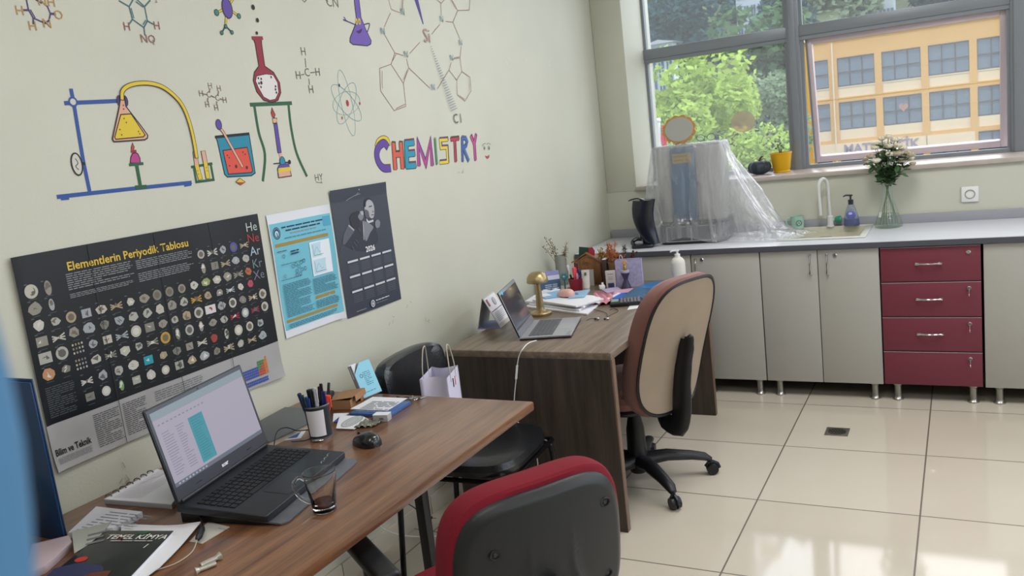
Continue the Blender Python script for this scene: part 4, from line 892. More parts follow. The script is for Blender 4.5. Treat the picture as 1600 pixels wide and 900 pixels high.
# beige / rose office chair
c2 = thing('office_chair', 'swivel office chair with beige back and rose-brown upholstery at dark desk', 'chair', (.777, 3.327, 0), R(68))
base(c2, R(-44.6-68))
def bend2(x, z): return -.045*abs(z/.3)**2*(1 if z < 0 else -.2) + .035*(x/.22)**2 + (z*-.36) - .025
w = MB(); pad(w, .218, .30, [(.93, .0), (.985, .018), (1.0, .045), (.975, .075), (.9, .092)], M_rose, cz=.657, ex=3.3, bend=lambda x, z: bend2(x, z)-.262, caps=(True, True)); w.build('back_cushion', c2)
w = MB(); pad(w, .218, .30, [(.955, .001), (.975, -.008), (.945, -.013), (.925, -.006)], M_black, cz=.657, ex=3.3, bend=lambda x, z: bend2(x, z)-.262, caps=(False, False)); w.build('piping', c2)
w = MB(); pad(w, .218, .30, [(.945, -.002), (.93, -.007)], M_beige, cz=.657, ex=3.3, bend=lambda x, z: bend2(x, z)-.262, caps=(False, True)); w.build('back_panel', c2)
def up(z, e=0): return bend2(0, z-.657)-.262-.018-e
w = MB(); w.tube(smooth([(0, -.08, .385), (0, -.16, .355), (0, up(.36,.0)+.06, .318), (0, up(.36, .0), .305), (0, up(.42, .024), .38), (0, up(.5, .022), .5), (0, up(.6, .016), .6), (0, up(.68, .012), .685), (0, up(.69, .010), .697)], 3), [.03]*3+[.036]*3+[.042]*3+[.046]*3+[.046]*3+[.043]*3+[.04]*3+[.034]*3+[.026], M_black, 14, flat=.5, up0=(1, 0, 0)); w.build('back_bar', c2)
w = MB(); t_ = bmesh.new(); w2 = MB(Matrix.Translation((0, .03, .432)) @ Matrix.Rotation(R(-90), 4, 'X')); pad(w2, .235, .225, [(.9, .03), (.98, .02), (1, -.005), (.96, -.03), (.88, -.042)], M_rose, ex=3.4); w2.build('seat', c2)
w2 = MB(Matrix.Translation((0, .03, .40)) @ Matrix.Rotation(R(-90), 4, 'X')); pad(w2, .235, .225, [(.9, .022), (.975, .012), (.985, .002), (.955, -.004)], M_black, ex=3.4); w2.build('seat_pan', c2)
w = MB(); w.box((0, 0, .372), (.1, .16, .03), M_black, bev=.006); w.cyl((.05, .0, .37), (.21, .02, .36), .006, M_black); w.build('mechanism', c2)
armrest(c2, -1, .60, -.1, .14); armrest(c2, 1, .60, -.1, .14)
# red and black office chair, near the camera
Cr = Vector((1.297, 1.425)); rr_ = R(57); fw_ = Vector((-sin(rr_), cos(rr_))); hb = Cr+fw_*.27
c1 = thing('office_chair', 'red upholstered office chair with black plastic back shell, nearest the camera', 'chair', (hb.x, hb.y, 0), rr_)
base(c1, R(20))
def bend1(x, z): return .032*(x/.21)**2 - .15*(z) + .02*(z/.2)**2
BZ = .683
w = MB(); pad(w, .217, .198, [(.95, -.002), (.98, .002), (.995, .012), (1.0, .028), (.997, .045), (.985, .06), (.965, .07), (.93, .078), (.87, .083)], M_fred, cz=BZ, ex=3.9, taper=-.05, bend=lambda x, z: bend1(x, z)-.27); w.build('back_cushion', c1)
def shell_relief(x, z):
    r_ = 0
    g_ = math.exp(-((abs(x)-(.055+max(0, -z)*.35))/.013)**2)
    r_ -= .006*g_*min(1, max(0, (.11-z)/.16))**1.5
    if abs(x) < .055+max(0, -z)*.35: r_ -= .004*min(1, max(0, (.11-z)/.16))
    return r_
w = MB(); 
def shf(u, v):
    a = 2*pi*u; k = .962*(1-v); x = sgp(cos(a), 2/3.9)*.217*k; z = sgp(sin(a), 2/3.9)*.198*k; x *= 1-.05*z/.198
    y = bend1(x, z)-.27 - (.022*min(1, v*9)**.7) + (shell_relief(x, z) if v > .08 else 0)
    if v < .001: y = bend1(x, z)-.27+.012
    return Vector((x, y, BZ-.008+z))
w.grid(shf, 96, 40, M_shell, closeu=True); sh = w.build('back_shell', c1, sharp=50)
for x, z in ((-.125, .075), (.145, .10), (.15, -.075), (-.135, -.08)):
    w = MB(Matrix.Translation((x, bend1(x, z)-.27-.0235, BZ+z)) @ Matrix.Rotation(R(90), 4, 'X')); w.lathe([(.0135, 0), (.0125, .002), (.0095, .0015), (.009, -.001), (0, -.001)], M_black, seg=18, sy=.8); w.lathe([(.005, 0), (.004, .0015), (0, .0015)], M_dark, seg=10); w.build('screw_cap', sh)
w = MB(); w.tube([(0, -.08, .40), (0, -.24, .39), (0, -.33, .42), (0, -.335, .52), (0, -.31, .66)], [.03, .03, .03, .03, .026], M_black, 12, flat=.5, up0=(1, 0, 0)); w.build('back_bar', c1)
w2 = MB(Matrix.Translation((0, .03, .45)) @ Matrix.Rotation(R(-90), 4, 'X')); pad(w2, .24, .23, [(.9, .03), (.98, .02), (1, -.005), (.96, -.03), (.88, -.045)], M_fred, ex=3.2); w2.build('seat', c1)
w2 = MB(Matrix.Translation((0, .03, .415)) @ Matrix.Rotation(R(-90), 4, 'X')); pad(w2, .24, .23, [(.85, .02), (.97, .012), (.98, 0), (.95, -.006)], M_black, ex=3.2); w2.build('seat_pan', c1)
w = MB(); w.box((0, 0, .385), (.12, .18, .035), M_black, bev=.006); w.build('mechanism', c1)
for s in (-1, 1):
    w = MB(); x = s*.27; w.tube([(x-s*.06, .02, .43), (x, .05, .44), (x, .10, .54), (x, .10, .635)], [.016, .018, .015, .018], M_black, 10, flat=.6); w.build('arm_support', c1)
    w = MB(); w.box((x, .095, .655), (.058, .30, .03), M_black, bev=.013, seg=3); w.build('armrest', c1)
# black leather visitor chair between the desks
M_lea = mat('black_leather', '#15171b', .28, bump=.25, bscale=180, coat=.2); M_tube = mat('black_tube', '#141518', .25, .4)
c3 = thing('visitor_chair', 'black leather visitor chair with thin tube legs, between the desks', 'chair', (.47, 2.53, 0), R(-90+4))
w2 = MB(Matrix.Translation((0, .0, .445)) @ Matrix.Rotation(R(-90), 4, 'X')); pad(w2, .225, .215, [(.86, .03), (.97, .02), (1, 0), (.97, -.022), (.86, -.03)], M_lea, ex=3.6); w2.build('seat', c3)
w = MB(); pad(w, .222, .10, [(.9, -.03), (.98, -.02), (1, 0), (.98, .02), (.9, .03)], M_lea, cz=.715, ex=5, bend=lambda x, z: -.275-.18*z+.03*(x/.2)**2); w.build('backrest', c3)
for s in (-1, 1):
    w = MB(); w.tube(smooth([(s*.20, .14, .405), (s*.205, .175, .40), (s*.21, .195, .37), (s*.213, .2, .25), (s*.22, .215, 0)], 4), .011, M_tube, 10); w.build('leg', c3)
    w = MB(); w.tube(smooth([(s*.2, -.29, .78), (s*.205, -.27, .7), (s*.21, -.225, .5), (s*.215, -.235, .38), (s*.22, -.27, 0)], 4), .011, M_tube, 10); w.build('leg', c3)
    w = MB(); w.tube([(s*.21, -.225, .41), (s*.213, .2, .41)], .009, M_tube, 8); w.build('seat_rail', c3)
w = MB(); w.tube([(-.215, .2, .405), (.215, .2, .405)], .009, M_tube, 8); w.build('front_rail', c3)

# ================================================================ THINGS ON THE WALNUT DESK
def slab(name, label, cat, px, z, h, m, parent=None, bev=0, group=None):
    P_ = [atz(x, y, z+h) for x, y in px]; c = sum(P_, Vector())/len(P_); w = MB(); w.prism([(p.x-c.x, p.y-c.y) for p in P_], 0, h, m, bev=bev)
    o = w.build(name, parent); o.location = (c.x, c.y, z)
    if label: tag(o, label, cat, group)
    return o, [(p.x-c.x, p.y-c.y) for p in P_]
def topflat(o, q, h):
    """print frame on a slab: u from corner 0 to corner 1, v from corner 3 up to corner 0"""
    u = Vector((q[1][0]-q[0][0], q[1][1]-q[0][1], 0)); v = Vector((q[0][0]-q[3][0], q[0][1]-q[3][1], 0)); Mx = frame((q[3][0], q[3][1], h), u, v)
    return Flat(Mx), u.length, abs(v.dot(frame((0, 0, 0), u, v).col[1].to_3d()))
def curled(name, label, cat, px, z, lift, m, nu=12, nv=12, parent=None, amp=.003, th=.0008):
    P_ = [atz(x, y, z) for x, y in px]; c = sum(P_, Vector())/4; rs = random.random()*9
    def fn(s):
        def g(u, v):
            p = P_[3].lerp(P_[2], u).lerp(P_[0].lerp(P_[1], u), v); return Vector((p.x-c.x, p.y-c.y, .001+lift(u, v)+amp*(1+sin(u*7+rs)*cos(v*5+rs))*.5+s))
        return g
    w = MB(); w.grid(fn(0), nu, nv, m); w.grid(fn(-th), nu, nv, m); o = w.build(name, parent, recalc=False); o.location = (c.x, c.y, z)
    if label: tag(o, label, cat)
    return o
def keyboard(w, x0, y0, x1, y1, rows, cols, z, m, h=.0022, gap=.18):
    rw = (y1-y0)/rows
    for r_ in range(rows):
        n = cols if r_ else cols; cw_ = (x1-x0)/n
        for c_ in range(n):
            if r_ == 0 and 4 <= c_ <= 7:
                if c_ == 4: w.bb((x0+4*cw_+cw_*gap/2, y0, z), (x0+8*cw_-cw_*gap/2, y0+rw*(1-gap), z+h), m)
                continue
            w.bb((x0+c_*cw_+cw_*gap/2, y0+r_*rw, z), (x0+(c_+1)*cw_-cw_*gap/2, y0+(r_+1)*rw-rw*gap, z+h), m)
M_lap = mat('laptop_black', '#1d1f26', .38, bump=.05, bscale=600); M_bez = mat('laptop_bezel', '#4a4d55', .4, .2); M_key = mat('key_black', '#0e0f13', .45)
# cooling stand, then the laptop
RZ = R(101.5); lc = Vector((.488, 1.468))
st = thing('laptop_stand', 'dark grey metal riser under the black laptop', 'stand', (lc.x, lc.y, D1), RZ); st.scale = (1.06, .95, 1)
w = MB(); Sx = Matrix.Rotation(R(5), 4, 'X'); M_plate = mat('stand_plate', '#6c6e76', .35, .3)
w.M = Matrix.Translation((.006, .0, .018)) @ Sx; w.prism([(-.165, -.172), (.165, -.172), (.18, -.16), (.18, .12), (-.18, .12), (-.18, -.16)], -.002, .002, M_plate); w.build('plate', st)
w = MB(); w.prism([(-.14, 0), (.13, 0), (.13, .024), (-.14, .004)], -.17, -.155, M_black, M=Matrix.Rotation(R(90), 4, 'Z') @ Matrix.Rotation(R(90), 4, 'X')); w.build('side_rail', st); w = MB(); w.prism([(-.14, 0), (.13, 0), (.13, .024), (-.14, .004)], .155, .17, M_black, M=Matrix.Rotation(R(90), 4, 'Z') @ Matrix.Rotation(R(90), 4, 'X')); w.build('side_rail', st)
lp = thing('laptop', 'open black laptop with a spreadsheet on its screen', 'laptop', (lc.x, lc.y, D1+.022), RZ); lp.scale = (1.075, .95, 1)
w = MB(Sx); w.prism([(-.182, -.125), (-.178, -.13), (.178, -.13), (.182, -.125), (.182, .125), (-.182, .125)], 0, .018, M_lap, bev=.003); bs_ = w.build('base', lp)
w = MB(Sx); keyboard(w, -.165, -.028, .165, .085, 6, 19, .018, M_key); w.build('keyboard', bs_)
w = MB(Sx); w.bb((-.075, -.118, .0181), (.035, -.045, .0186), mat('touchpad', '#24262e', .3)); w.build('touchpad', bs_)
w = Flat(Sx @ Matrix.Translation((0, 0, .018))); 
for k, l in enumerate((.02, .012, .016)): w.stroke(smooth([(.10+k*.022, -.105+k*.004), (.108+k*.022, -.098+k*.004), (.116+k*.022, -.104+k*.006)]), .0018, C('#8fa3a4'))
w.build('sticker', bs_, label='small pale sticker scribble')
hz = (Sx @ Vector((0, .122, .022)))
Ls = Matrix.Translation(hz) @ Matrix.Rotation(R(-12), 4, 'X')
w = MB(Ls); w.box((0, .003, .118), (.364, .008, .236), M_lap, bev=.003); w.box((0, -.0015, .118), (.358, .002, .23), M_bez, bev=.0008); w.cyl((-.17, 0, 0), (.17, 0, 0), .006, M_lap); lid = w.build('lid', lp)
Fr = Ls @ frame((0, -.0028, 0), (1, 0, 0), (0, 0, 1))
f = Flat(Fr); SE = .62
def E_(h, k=1.0):
    m = mat('screen_'+h, h, .3, emit=SE*k); m.node_tree.nodes['Principled BSDF'].inputs['Base Color'].default_value = (.012, .012, .014, 1); return m
f.w = 0; f.rect(-.171, .036, .171, .224, E_('#c9c3d6')); f.rect(-.171, .204, .171, .224, E_('#a9b9c4')); f.rect(-.171, .036, .171, .046, E_('#7c8496'))
f.rect(-.066, .052, -.014, .172, E_('#4fb0c0'))
for r_ in range(17):
    v = .168-r_*.0066
    for a, b in ((-.158, -.122), (-.11, -.08), (-.06, -.02)): f.stroke([(a, v), (b-random.random()*.015, v)], .0016, E_('#9a96ac' if a != -.06 else '#3d94a4'), cap=False); f.w -= f.dw
for k in range(12): f.stroke([(-.16+k*.014, .19), (-.153+k*.014, .19)], .003, E_('#9d9ab0'), cap=False); f.w -= f.dw
for k in range(9): f.stroke([(-.16+k*.012, .041), (-.154+k*.012, .041)], .004, E_('#c9cede'), cap=False); f.w -= f.dw
f.build('screen', lid, label='lit screen with a teal column', recalc=False)
f = Flat(Fr); f.w = .0004; f.text('acer', .0145, C('#d8d8dc'), Matrix.Translation((0, .020, .0008)), bold=.0006); f.stroke([(-.11, .018), (-.09, .018)], .002, M_blk); f.stroke([(.09, .018), (.11, .018)], .002, M_blk); f.ell(0, .229, .002, .002, M_blk, n=8); f.build('logo', lid, recalc=False)

# glass tea mug
M_gl = mat('clear_glass', '#f6f8f8', .0, trans=1, ior=1.45); M_tea = mat('tea', '#7a2c12', .1, trans=.6)
q = atz(508, 797, D1); mg = thing('glass_mug', 'clear glass mug with a little tea left, in front of the black laptop', 'mug', (q.x, q.y, D1))
w = MB(); w.lathe([(0, .0), (.024, .0), (.0275, .003), (.0285, .012), (.039, .094), (.0398, .098), (.038, .099), (.0262, .016), (.024, .0135), (0, .0135)], M_gl, seg=40); w.build('body', mg)
w = MB(); w.lathe([(0, .0137), (.0245, .0137), (.0257, .0175), (0, .0175)], M_tea, seg=32); w.build('tea', mg)
w = MB(Matrix.Rotation(R(205), 4, 'Z')); w.tube(smooth([(.034, 0, .078), (.052, 0, .086), (.066, 0, .07), (.06, 0, .045), (.044, 0, .028), (.029, 0, .022)], 5), .0042, M_gl, 10); w.build('handle', mg)

# mesh pen cup and its pens
q = atz(502, 682, D1); PC = Vector((q.x, q.y+.0, D1)); cup = thing('pen_cup', 'black metal mesh pen cup beside the black laptop', 'pen cup', PC)
M_mesh = mat('mesh_black', '#303236', .45, .4, bump=.5, bscale=900)
w = MB(); w.lathe([(0, .002), (.032, .002), (.036, .1), (.0375, .1), (.0335, 0), (0, 0)], M_mesh, seg=36); w.build('body', cup); w = MB(); w.lathe([(.0335, .0), (.0352, .0), (.0352, .005), (.0338, .005)], mat('rim_steel', '#6f7276', .35, .6), seg=36); w.build('foot_ring', cup)
w = MB(); w.lathe([(.0355, .099), (.039, .0985), (.0395, .1015), (.037, .1035), (.035, .102)], mat('rim_steel', '#6f7276', .35, .6), seg=36); w.build('rim', cup)
w = MB(Matrix.Rotation(R(-62), 4, 'Z')); w.grid(lambda u, v: Vector(((.0352+.0035*v)*cos((u-.5)*1.5), (.0352+.0035*v)*sin((u-.5)*1.5), .012+.08*v)), 10, 2, M_paper); w.build('paper_label', cup, label='white paper slip on the mesh')
def pen(label, col, dx, dy, lx, ly, ln=.14, r=.0045, cap=None, name='pen', cat='pen', base=PC, z0=.006, mat_=None):
    d = Vector((lx, ly, 1)).normalized(); o = thing(name, label, cat, base+Vector((dx, dy, z0))); w = MB(); m = mat_ or C(col, .35)
    w.tube([d*0, d*.012, d*.013, d*(ln-.002), d*ln], [.001, r*.8, r, r, r*.8], m, 12); w.build('barrel', o)
    w = MB(); cc = C(cap, .35) if cap else m
    w.tube([d*(ln*.62), d*(ln*1.0), d*(ln*1.012)], [r*1.18, r*1.18, r*.8], cc, 12); w.box(tuple(d*(ln*.83)+Vector((r*1.5, 0, 0))), (.0015, .004, ln*.28), cc); w.build('cap', o); return o
pen('slate blue marker, leftmost in the mesh cup', '#26405e', -.012, -.012, -.05, -.22, .145, .0055, '#1f3550')
pen('navy pen with green clip in the mesh cup', '#1f3a7a', -.004, -.015, .02, -.15, .13, .0045, '#1f3a7a'); pen('lime green highlighter tip behind the navy pen', '#86a83a', -.015, -.006, -.12, -.12, .13, .004, '#86a83a')
pen('thick black marker in the mesh cup', '#17181d', -.002, -.006, -.03, -.05, .145, .0075, '#17181d'); pen('silver pen beside the black marker', '#9a9ca2', .006, -.002, -.02, .0, .148, .0055, '#b5b6ba')
pen('blue ballpoint in the middle of the mesh cup', '#1d2f8a', .008, .008, .05, .12, .13, .0045, '#17246a'); pen('tall black pen in the mesh cup', '#191a20', .0, .01, .0, .16, .15, .0045, '#191a20'); pen('dark red pen in the mesh cup', '#7a2038', -.006, .013, -.05, .18, .14, .004, '#3a1a2c')
pen('charcoal pencil leaning right in the mesh cup', '#33363a', .004, .016, .02, .32, .15, .0038, '#33363a')
pen('orange-red highlighter in the mesh cup', '#d8402c', .012, .013, .06, .2, .115, .008, '#e2482f')

# mouse
q = atz(573, 694, D1); ms = thing('computer_mouse', 'black computer mouse on the walnut desk', 'mouse', (q.x, q.y, D1), R(75))
def mouse_body(m, sx=.032, sy=.052, sz=.036):
    w = MB(); n = 20
    def fn(u, v):
        a = 2*pi*u; k = sin(v*pi/2); x = sgp(cos(a), .85)*sx*k; y = sgp(sin(a), .85)*sy*k; z = sz*cos(v*pi/2)**.75*(1-.25*(y/sy)); return Vector((x*(1-.12*(y/sy)), y, max(0, z)))
    w.grid(fn, 28, 12, m, closeu=True); w.lathe([(0, 0), (sx*.9, 0)], m, sy=sy/sx, seg=20); return w
mouse_body(mat('mouse_black', '#15161a', .25, coat=.3)).build('body', ms)
w = MB(); w.lathe([(0, -.003), (.009, -.003), (.009, .003), (0, .003)], M_dark, seg=14, M=Matrix.Translation((0, .026, .025)) @ Matrix.Rotation(R(90), 4, 'Y')); w.build('wheel', ms)

# leaning leaflet holder with blue leaflet
M_ac = mat('card_grey', '#8a8c96', .4)
ch = thing('leaflet_holder', 'tilted pale blue leaflet card at the far end of the walnut desk', 'leaflet', (0, 0, 0))
# card back edge along the desk, leaning toward the wall
a, b = atz(569, 623, D1+.001), atz(597, 611, D1+.001); ch.location = (a.x, a.y, D1); up_ = aty(548, 574, a.y-.0)-a; uu = Vector((b.x-a.x, b.y-a.y, 0))
up_ = Vector((-.045, .0, .118)); Fc = frame((0, 0, .001), uu, up_); wd_ = uu.length; hh_ = .122
w = MB(Fc); w.bb((0, 0, -.018), (wd_, hh_, -.016), M_ac); w.bb((0, 0, -.018), (.0015, hh_, 0), M_ac); w.bb((0, 0, -.018), (wd_, .0015, .0), M_ac); w.build('backing', ch)
w = MB(Fc); w.prism([(0.002, .002), (wd_, .002), (wd_, hh_), (wd_*.45, hh_), (.002, hh_*.72)], -.001, 0, C('#86c3d8', .3)); lf_ = w.build('leaflet', ch, label='pale blue leaflet')
f = Flat(Fc); f.w = .0003; f.ring(wd_*.3, hh_*.62, .006, .006, .002, NV); f.lines(wd_*.4, hh_*.3, wd_*.8, hh_*.72, 8, C('#4a7f9a'), .4); f.lines(wd_*.25, hh_*.12, wd_*.8, hh_*.16, 1, C('#4a7f9a'), .5); f.build('leaflet_print', lf_, recalc=False)
w = MB(Fc); w.prism([(-.001, hh_*.6), (wd_*.35, hh_*.98), (wd_*.4, hh_*1.02), (0, hh_*1.02)], -.012, -.01, M_paper); w.build('paper_slip', ch)

# kraft carton, stapler on it
q = atz(541, 640, D1); kb = thing('cardboard_box', 'small open kraft cardboard box behind the mesh pen cup', 'box', (q.x-.03, q.y+.045, D1), R(104))
M_kr = mat('kraft_card', '#9a7350', .8, bump=.2); w = MB(); hx_, hy_, hz_ = .052, .036, .032
w.bb((-hx_, -hy_, 0), (hx_, hy_, .001), M_kr); w.bb((-hx_, -hy_, 0), (-hx_+.001, hy_, hz_), M_kr); w.bb((hx_-.001, -hy_, 0), (hx_, hy_, hz_), M_kr); w.bb((-hx_, hy_-.001, 0), (hx_, hy_, hz_), M_kr); w.bb((-hx_, -hy_, 0), (-.012, -hy_+.001, hz_), M_kr); w.bb((.03, -hy_, 0), (hx_, -hy_+.001, hz_), M_kr); w.build('body', kb)
w = MB(Matrix.Translation((0, hy_, hz_)) @ Matrix.Rotation(R(-6), 4, 'X')); w.bb((-hx_, -.082, 0), (hx_, 0, .0012), M_kr); w.bb((-.03, -.083, -.02), (hx_, -.081, .001), M_kr); w.build('lid_flap', kb)
w = MB(); w.ball((.015, -.01, .014), (.022, .018, .012), C('#b9b0a0')); w.build('contents', kb)
sp = thing('stapler', 'black stapler lying behind the mesh pen cup', 'stapler', atz(516, 632, D1+.033), R(110)); sp.location = (kb.location.x-.028, kb.location.y-.075, D1+.0)
w = MB(); w.box((0, 0, .008), (.12, .028, .014), M_black, bev=.005); w.build('base', sp); w = MB(); w.box((.0, 0, .042), (.125, .03, .02), M_black, bev=.008, rot=(0, R(-5), 0)); w.box((-.045, 0, .025), (.02, .02, .03), M_dark); w.build('arm', sp); w = MB(); w.box((0, 0, .027), (.1, .014, .012), M_chrome, rot=(0, R(-5), 0)); w.build('magazine', sp)

# book with blue spine, small grey box, card, wrapper
o, qq = slab('notebook', 'white-page notebook with blue edge, under the leaflet card', 'notebook', [(582, 625), (641, 627), (609, 648), (546, 645)], D1, .010, C('#3c5f96', .4), bev=.001)
o2_, _ = slab('page_block', None, None, [(583, 624.5), (637, 626.5), (606, 646), (548, 643.5)], D1, .0012, M_paper); o2_.parent = o; o2_.matrix_parent_inverse = Matrix.Translation(-o.location); o2_.location.z = D1+.0102
f, uw, vw = topflat(o, qq, .0118); f.lines(.015, .01, uw*.86, vw*.9, 9, M_inkl, .4); f.build('handwriting', o, recalc=False)
bx = thing('small_box', 'tiny grey-white carton in front of the notebook', 'box', atz(598, 657, D1), R(12)); w = MB(); w.box((0, 0, .011), (.05, .03, .022), mat('box_silver', '#a9aaa6', .4), bev=.001); w.build('body', bx); w = MB(); w.box((0, 0, .0225), (.051, .031, .001), M_paper); w.build('lid', bx); w = MB(); w.box((.004, -.0155, .011), (.014, .001, .006), C('#6f716e')); w.build('printed_mark', bx)
o, qq = slab('card', 'white card with grey oval pattern between pen cup and notebook', 'card', [(531, 649), (566, 650), (576, 655), (553, 670), (525, 669)], D1+.002, .0025, M_paper)
f = Flat(Matrix.Translation((0, 0, .0025))); f.ell(0, 0, .05, .026, C('#b3b8b8'), rot=R(100)); f.ring(0, 0, .05, .026, .003, C('#7c8382'), rot=R(100)); f.ring(0, 0, .03, .014, .002, C('#8f9694'), rot=R(100)); f.build('oval_print', o, recalc=False)
M_foil = mat('foil', '#9b9a8c', .25, .7, bump=1, bscale=300)
curled('foil_wrapper', 'crumpled silver wrapper between card and mouse', 'wrapper', [(572, 658), (598, 661), (585, 668), (552, 671)], D1, lambda u, v: .006*abs(sin(u*11+v*8)), M_foil, 14, 8, amp=.004)
o, qq = slab('printed_leaflet', 'blue and white printed leaflet between laptop and pen cup', 'leaflet', [(452, 659), (488, 655), (470, 684), (432, 689)], D1, .002, M_paper)
f, uw, vw = topflat(o, qq, .002); f.rect(.01, .01, uw*.8, vw*.4, C('#3f5f9f')); f.rect(.01, vw*.55, uw*.7, vw*.65, C('#8d94c0')); f.build('leaflet_print', o, recalc=False)
o, qq = slab('printed_leaflet', 'navy-edged leaflet right of the pen cup, under the carton', 'leaflet', [(521, 646), (545, 645), (531, 656), (520, 660)], D1, .0015, M_paper); f, uw, vw = topflat(o, qq, .0015); f.rect(.0, .0, uw*.5, vw*.7, C('#2f4488')); f.build('leaflet_print', o, recalc=False)
# closed grey notebook against the wall with cream block under it
tb_ = thing('folder', 'dark grey folder on a cream pad by the wall, behind the laptop', 'folder', (0, 0, 0))
P_ = [atz(x, y, D1+.022) for x, y in ((395, 662), (445, 635), (487, 637), (482, 660), (420, 690))]; tb_.location = (P_[0].x, P_[0].y, D1)
pg = [(p.x-P_[0].x, p.y-P_[0].y) for p in P_]; pg = [(max(x, .012-P_[0].x), y) for x, y in pg]
w = MB(); w.prism(pg, .016, .02, mat('folder_grey', '#55585a', .45), bev=.001); w.build('cover', tb_); w = MB(); w.prism([(x*.97+.0, y*.98) for x, y in pg], 0, .0155, C('#b9ad97')); w.build('pad', tb_)
# keys
ks = thing('key_bunch', 'small bunch of keys at the far edge of the walnut desk', 'keys', atz(648, 626, D1)); 
for k in range(3):
    w = MB(); a = R(60+k*75); u = Vector((cos(a), sin(a), 0)); w.lathe([(.007, -.001), (.007, .001), (0, .001)], M_chrome if k else M_black, seg=12, M=Matrix.Translation(u*.014+Vector((0, 0, .003+k*.003)))); w.box(tuple(u*.03+Vector((0, 0, .003+k*.003))), (.024, .005, .002), M_chrome, rot=(0, 0, a)); w.build('key', ks)
w = MB(); w.tube([(.011*cos(k*.63), .011*sin(k*.63), .006) for k in range(10)], .0011, M_chrome, 6, closed=True); w.build('ring', ks); w = MB(); w.tube(smooth([(-.01, 0, .004), (-.035, .012, .006), (-.06, .008, .004), (-.085, .02, .003)]), .004, M_black, 8, flat=.5); w.build('strap', ks)
# cable loop + dongle behind laptop
cb = MB(); p = lambda x, y, h: atz(x, y, D1+h)-Vector((0, 0, 0))
cb.tube(smooth([p(428, 700, .035), p(432, 676, .05), p(446, 668, .045), p(466, 673, .02), p(484, 672, .012), p(489, 681, .006), p(478, 688, .004), p(455, 690, .01)], 6), .0018, M_black, 8)
tag(cb.build('cable'), 'black cable looping behind the laptop to the pen cup', 'cable')
cb = MB(); c_ = atz(497, 690, D1); cb.ball((0, 0, .004), (.018, .008, .004), M_chrome); o = cb.build('usb_stick'); o.location = c_; o.rotation_euler = (0, 0, .4); tag(o, 'small silver memory stick beside the laptop corner', 'usb stick')

# papers at the near left
sc = thing('spiral_notebook', 'white ring-bound notebook by the wall left of the laptop', 'notebook', (0, 0, 0))
P_ = [atz(x, y, D1+.014) for x, y in ((245, 733), (300, 745), (268, 788), (163, 780))]; P_[0].x = max(.015, P_[0].x); sc.location = (P_[3].x, P_[3].y, D1); pg = [(p.x-P_[3].x, p.y-P_[3].y) for p in P_]
w = MB(); w.prism(pg, 0, .012, mat('page_edges', '#a6a4a8', .8), bev=.001); w.build('page_block', sc); w = MB(); w.prism(pg, .0122, .0145, M_paper); tp = w.build('top_page', sc)
u0, v0 = Vector((*pg[3], .0145)), Vector((*pg[0], .0145)); f = Flat(frame(u0, v0-u0, Vector((*pg[2], 0))*-1+Vector((*pg[3], 0)))); 
f.lines(.01, -.11, .2, -.02, 12, C('#b9b2bd'), .3); f.stroke([(.09, -.03), (.19, -.06)], .0015, C('#c98a94')); f.build('ruled_lines', tp, recalc=False)
w = MB()
for k in range(7): q = u0.lerp(v0, (k+.6)/7.6); w.tube([(q.x+.008*cos(a), q.y+.004*cos(a), .0145+.006*sin(a)) for a in (0, .8, 1.6, 2.4, 3.1)], .0016, C('#55565e'), 6)
w.build('binding_ring', sc)
o, qq = slab('paper_stack', 'handwritten sheets on a stack left of the book, by the wall', 'papers', [(150, 791), (222, 799), (176, 824), (106, 832)], D1, .016, C('#d0d0d6', .7), bev=.001); f, uw, vw = topflat(o, qq, .016); f.lines(.01, .01, uw*.95, vw*.9, 8, C('#85899a'), .28); f.build('handwriting', o, recalc=False)
o, qq = slab('index_card', 'grey slip with handwriting overlapping the chemistry book', 'card', [(112, 830), (174, 815), (152, 842), (116, 864)], D1+.017, .001, C('#a5a69e', .7)); f, uw, vw = topflat(o, qq, .001); f.lines(.02, .02, uw*.7, vw*.7, 3, C('#6f7077'), .4); f.build('handwriting', o, recalc=False)
o, qq = slab('book', 'thin pink-edged book lying at the far left under the blue folder', 'book', [(50, 850), (108, 836), (112, 846), (70, 884), (40, 895)], D1, .018, C('#b3a0a6', .6), bev=.001)
bk = thing('textbook', 'black chemistry textbook titled TEMEL KİMYA, at the lower left', 'book', (0, 0, 0))
P_ = [atz(x, y, D1+.018) for x, y in ((165, 829), (271, 829), (190, 915), (70, 905))]; bk.location = (P_[3].x, P_[3].y, D1+.0); pg = [(p.x-P_[3].x, p.y-P_[3].y) for p in P_]
M_bc = mat('book_cover', '#1c211c', .3, coat=.3, var=.35, vscale=11)
w = MB(); w.prism(pg, .016, .018, M_bc, bev=.0006); w.prism(pg, 0, .002, M_bc); cv = w.build('cover', bk); w = MB(); cen = Vector((sum(x for x, y in pg)/4, sum(y for x, y in pg)/4)); w.prism([(cen.x+(x-cen.x)*.975, cen.y+(y-cen.y)*.975) for x, y in pg], .0021, .0159, M_paper); w.build('page_block', bk)
pr = Vector((pg[1][0]-pg[0][0], pg[1][1]-pg[0][1], 0)); dn = Vector((pg[3][0]-pg[0][0], pg[3][1]-pg[0][1], 0)); Fb = frame((pg[0][0], pg[0][1], .018), pr, -dn)
WB = pr.length; f = Flat(Fb)
f.ell(WB*.25, -.135, .014, .012, C('#b5332a')); f.poly([(.01, -.175), (.05, -.15), (.12, -.16), (.16, -.2), (.02, -.21)], C('#2c2f52')); f.poly([(.12, -.19), (.16, -.18), (.17, -.21), (.1, -.22)], C('#5f2f22')); f.poly([(.10, -.008), (.13, -.004), (.12, -.02), (.10, -.018)], C('#2f5a34')); f.poly([(.06, -.05), (.09, -.02), (.075, -.045)], C('#6b2b30'))
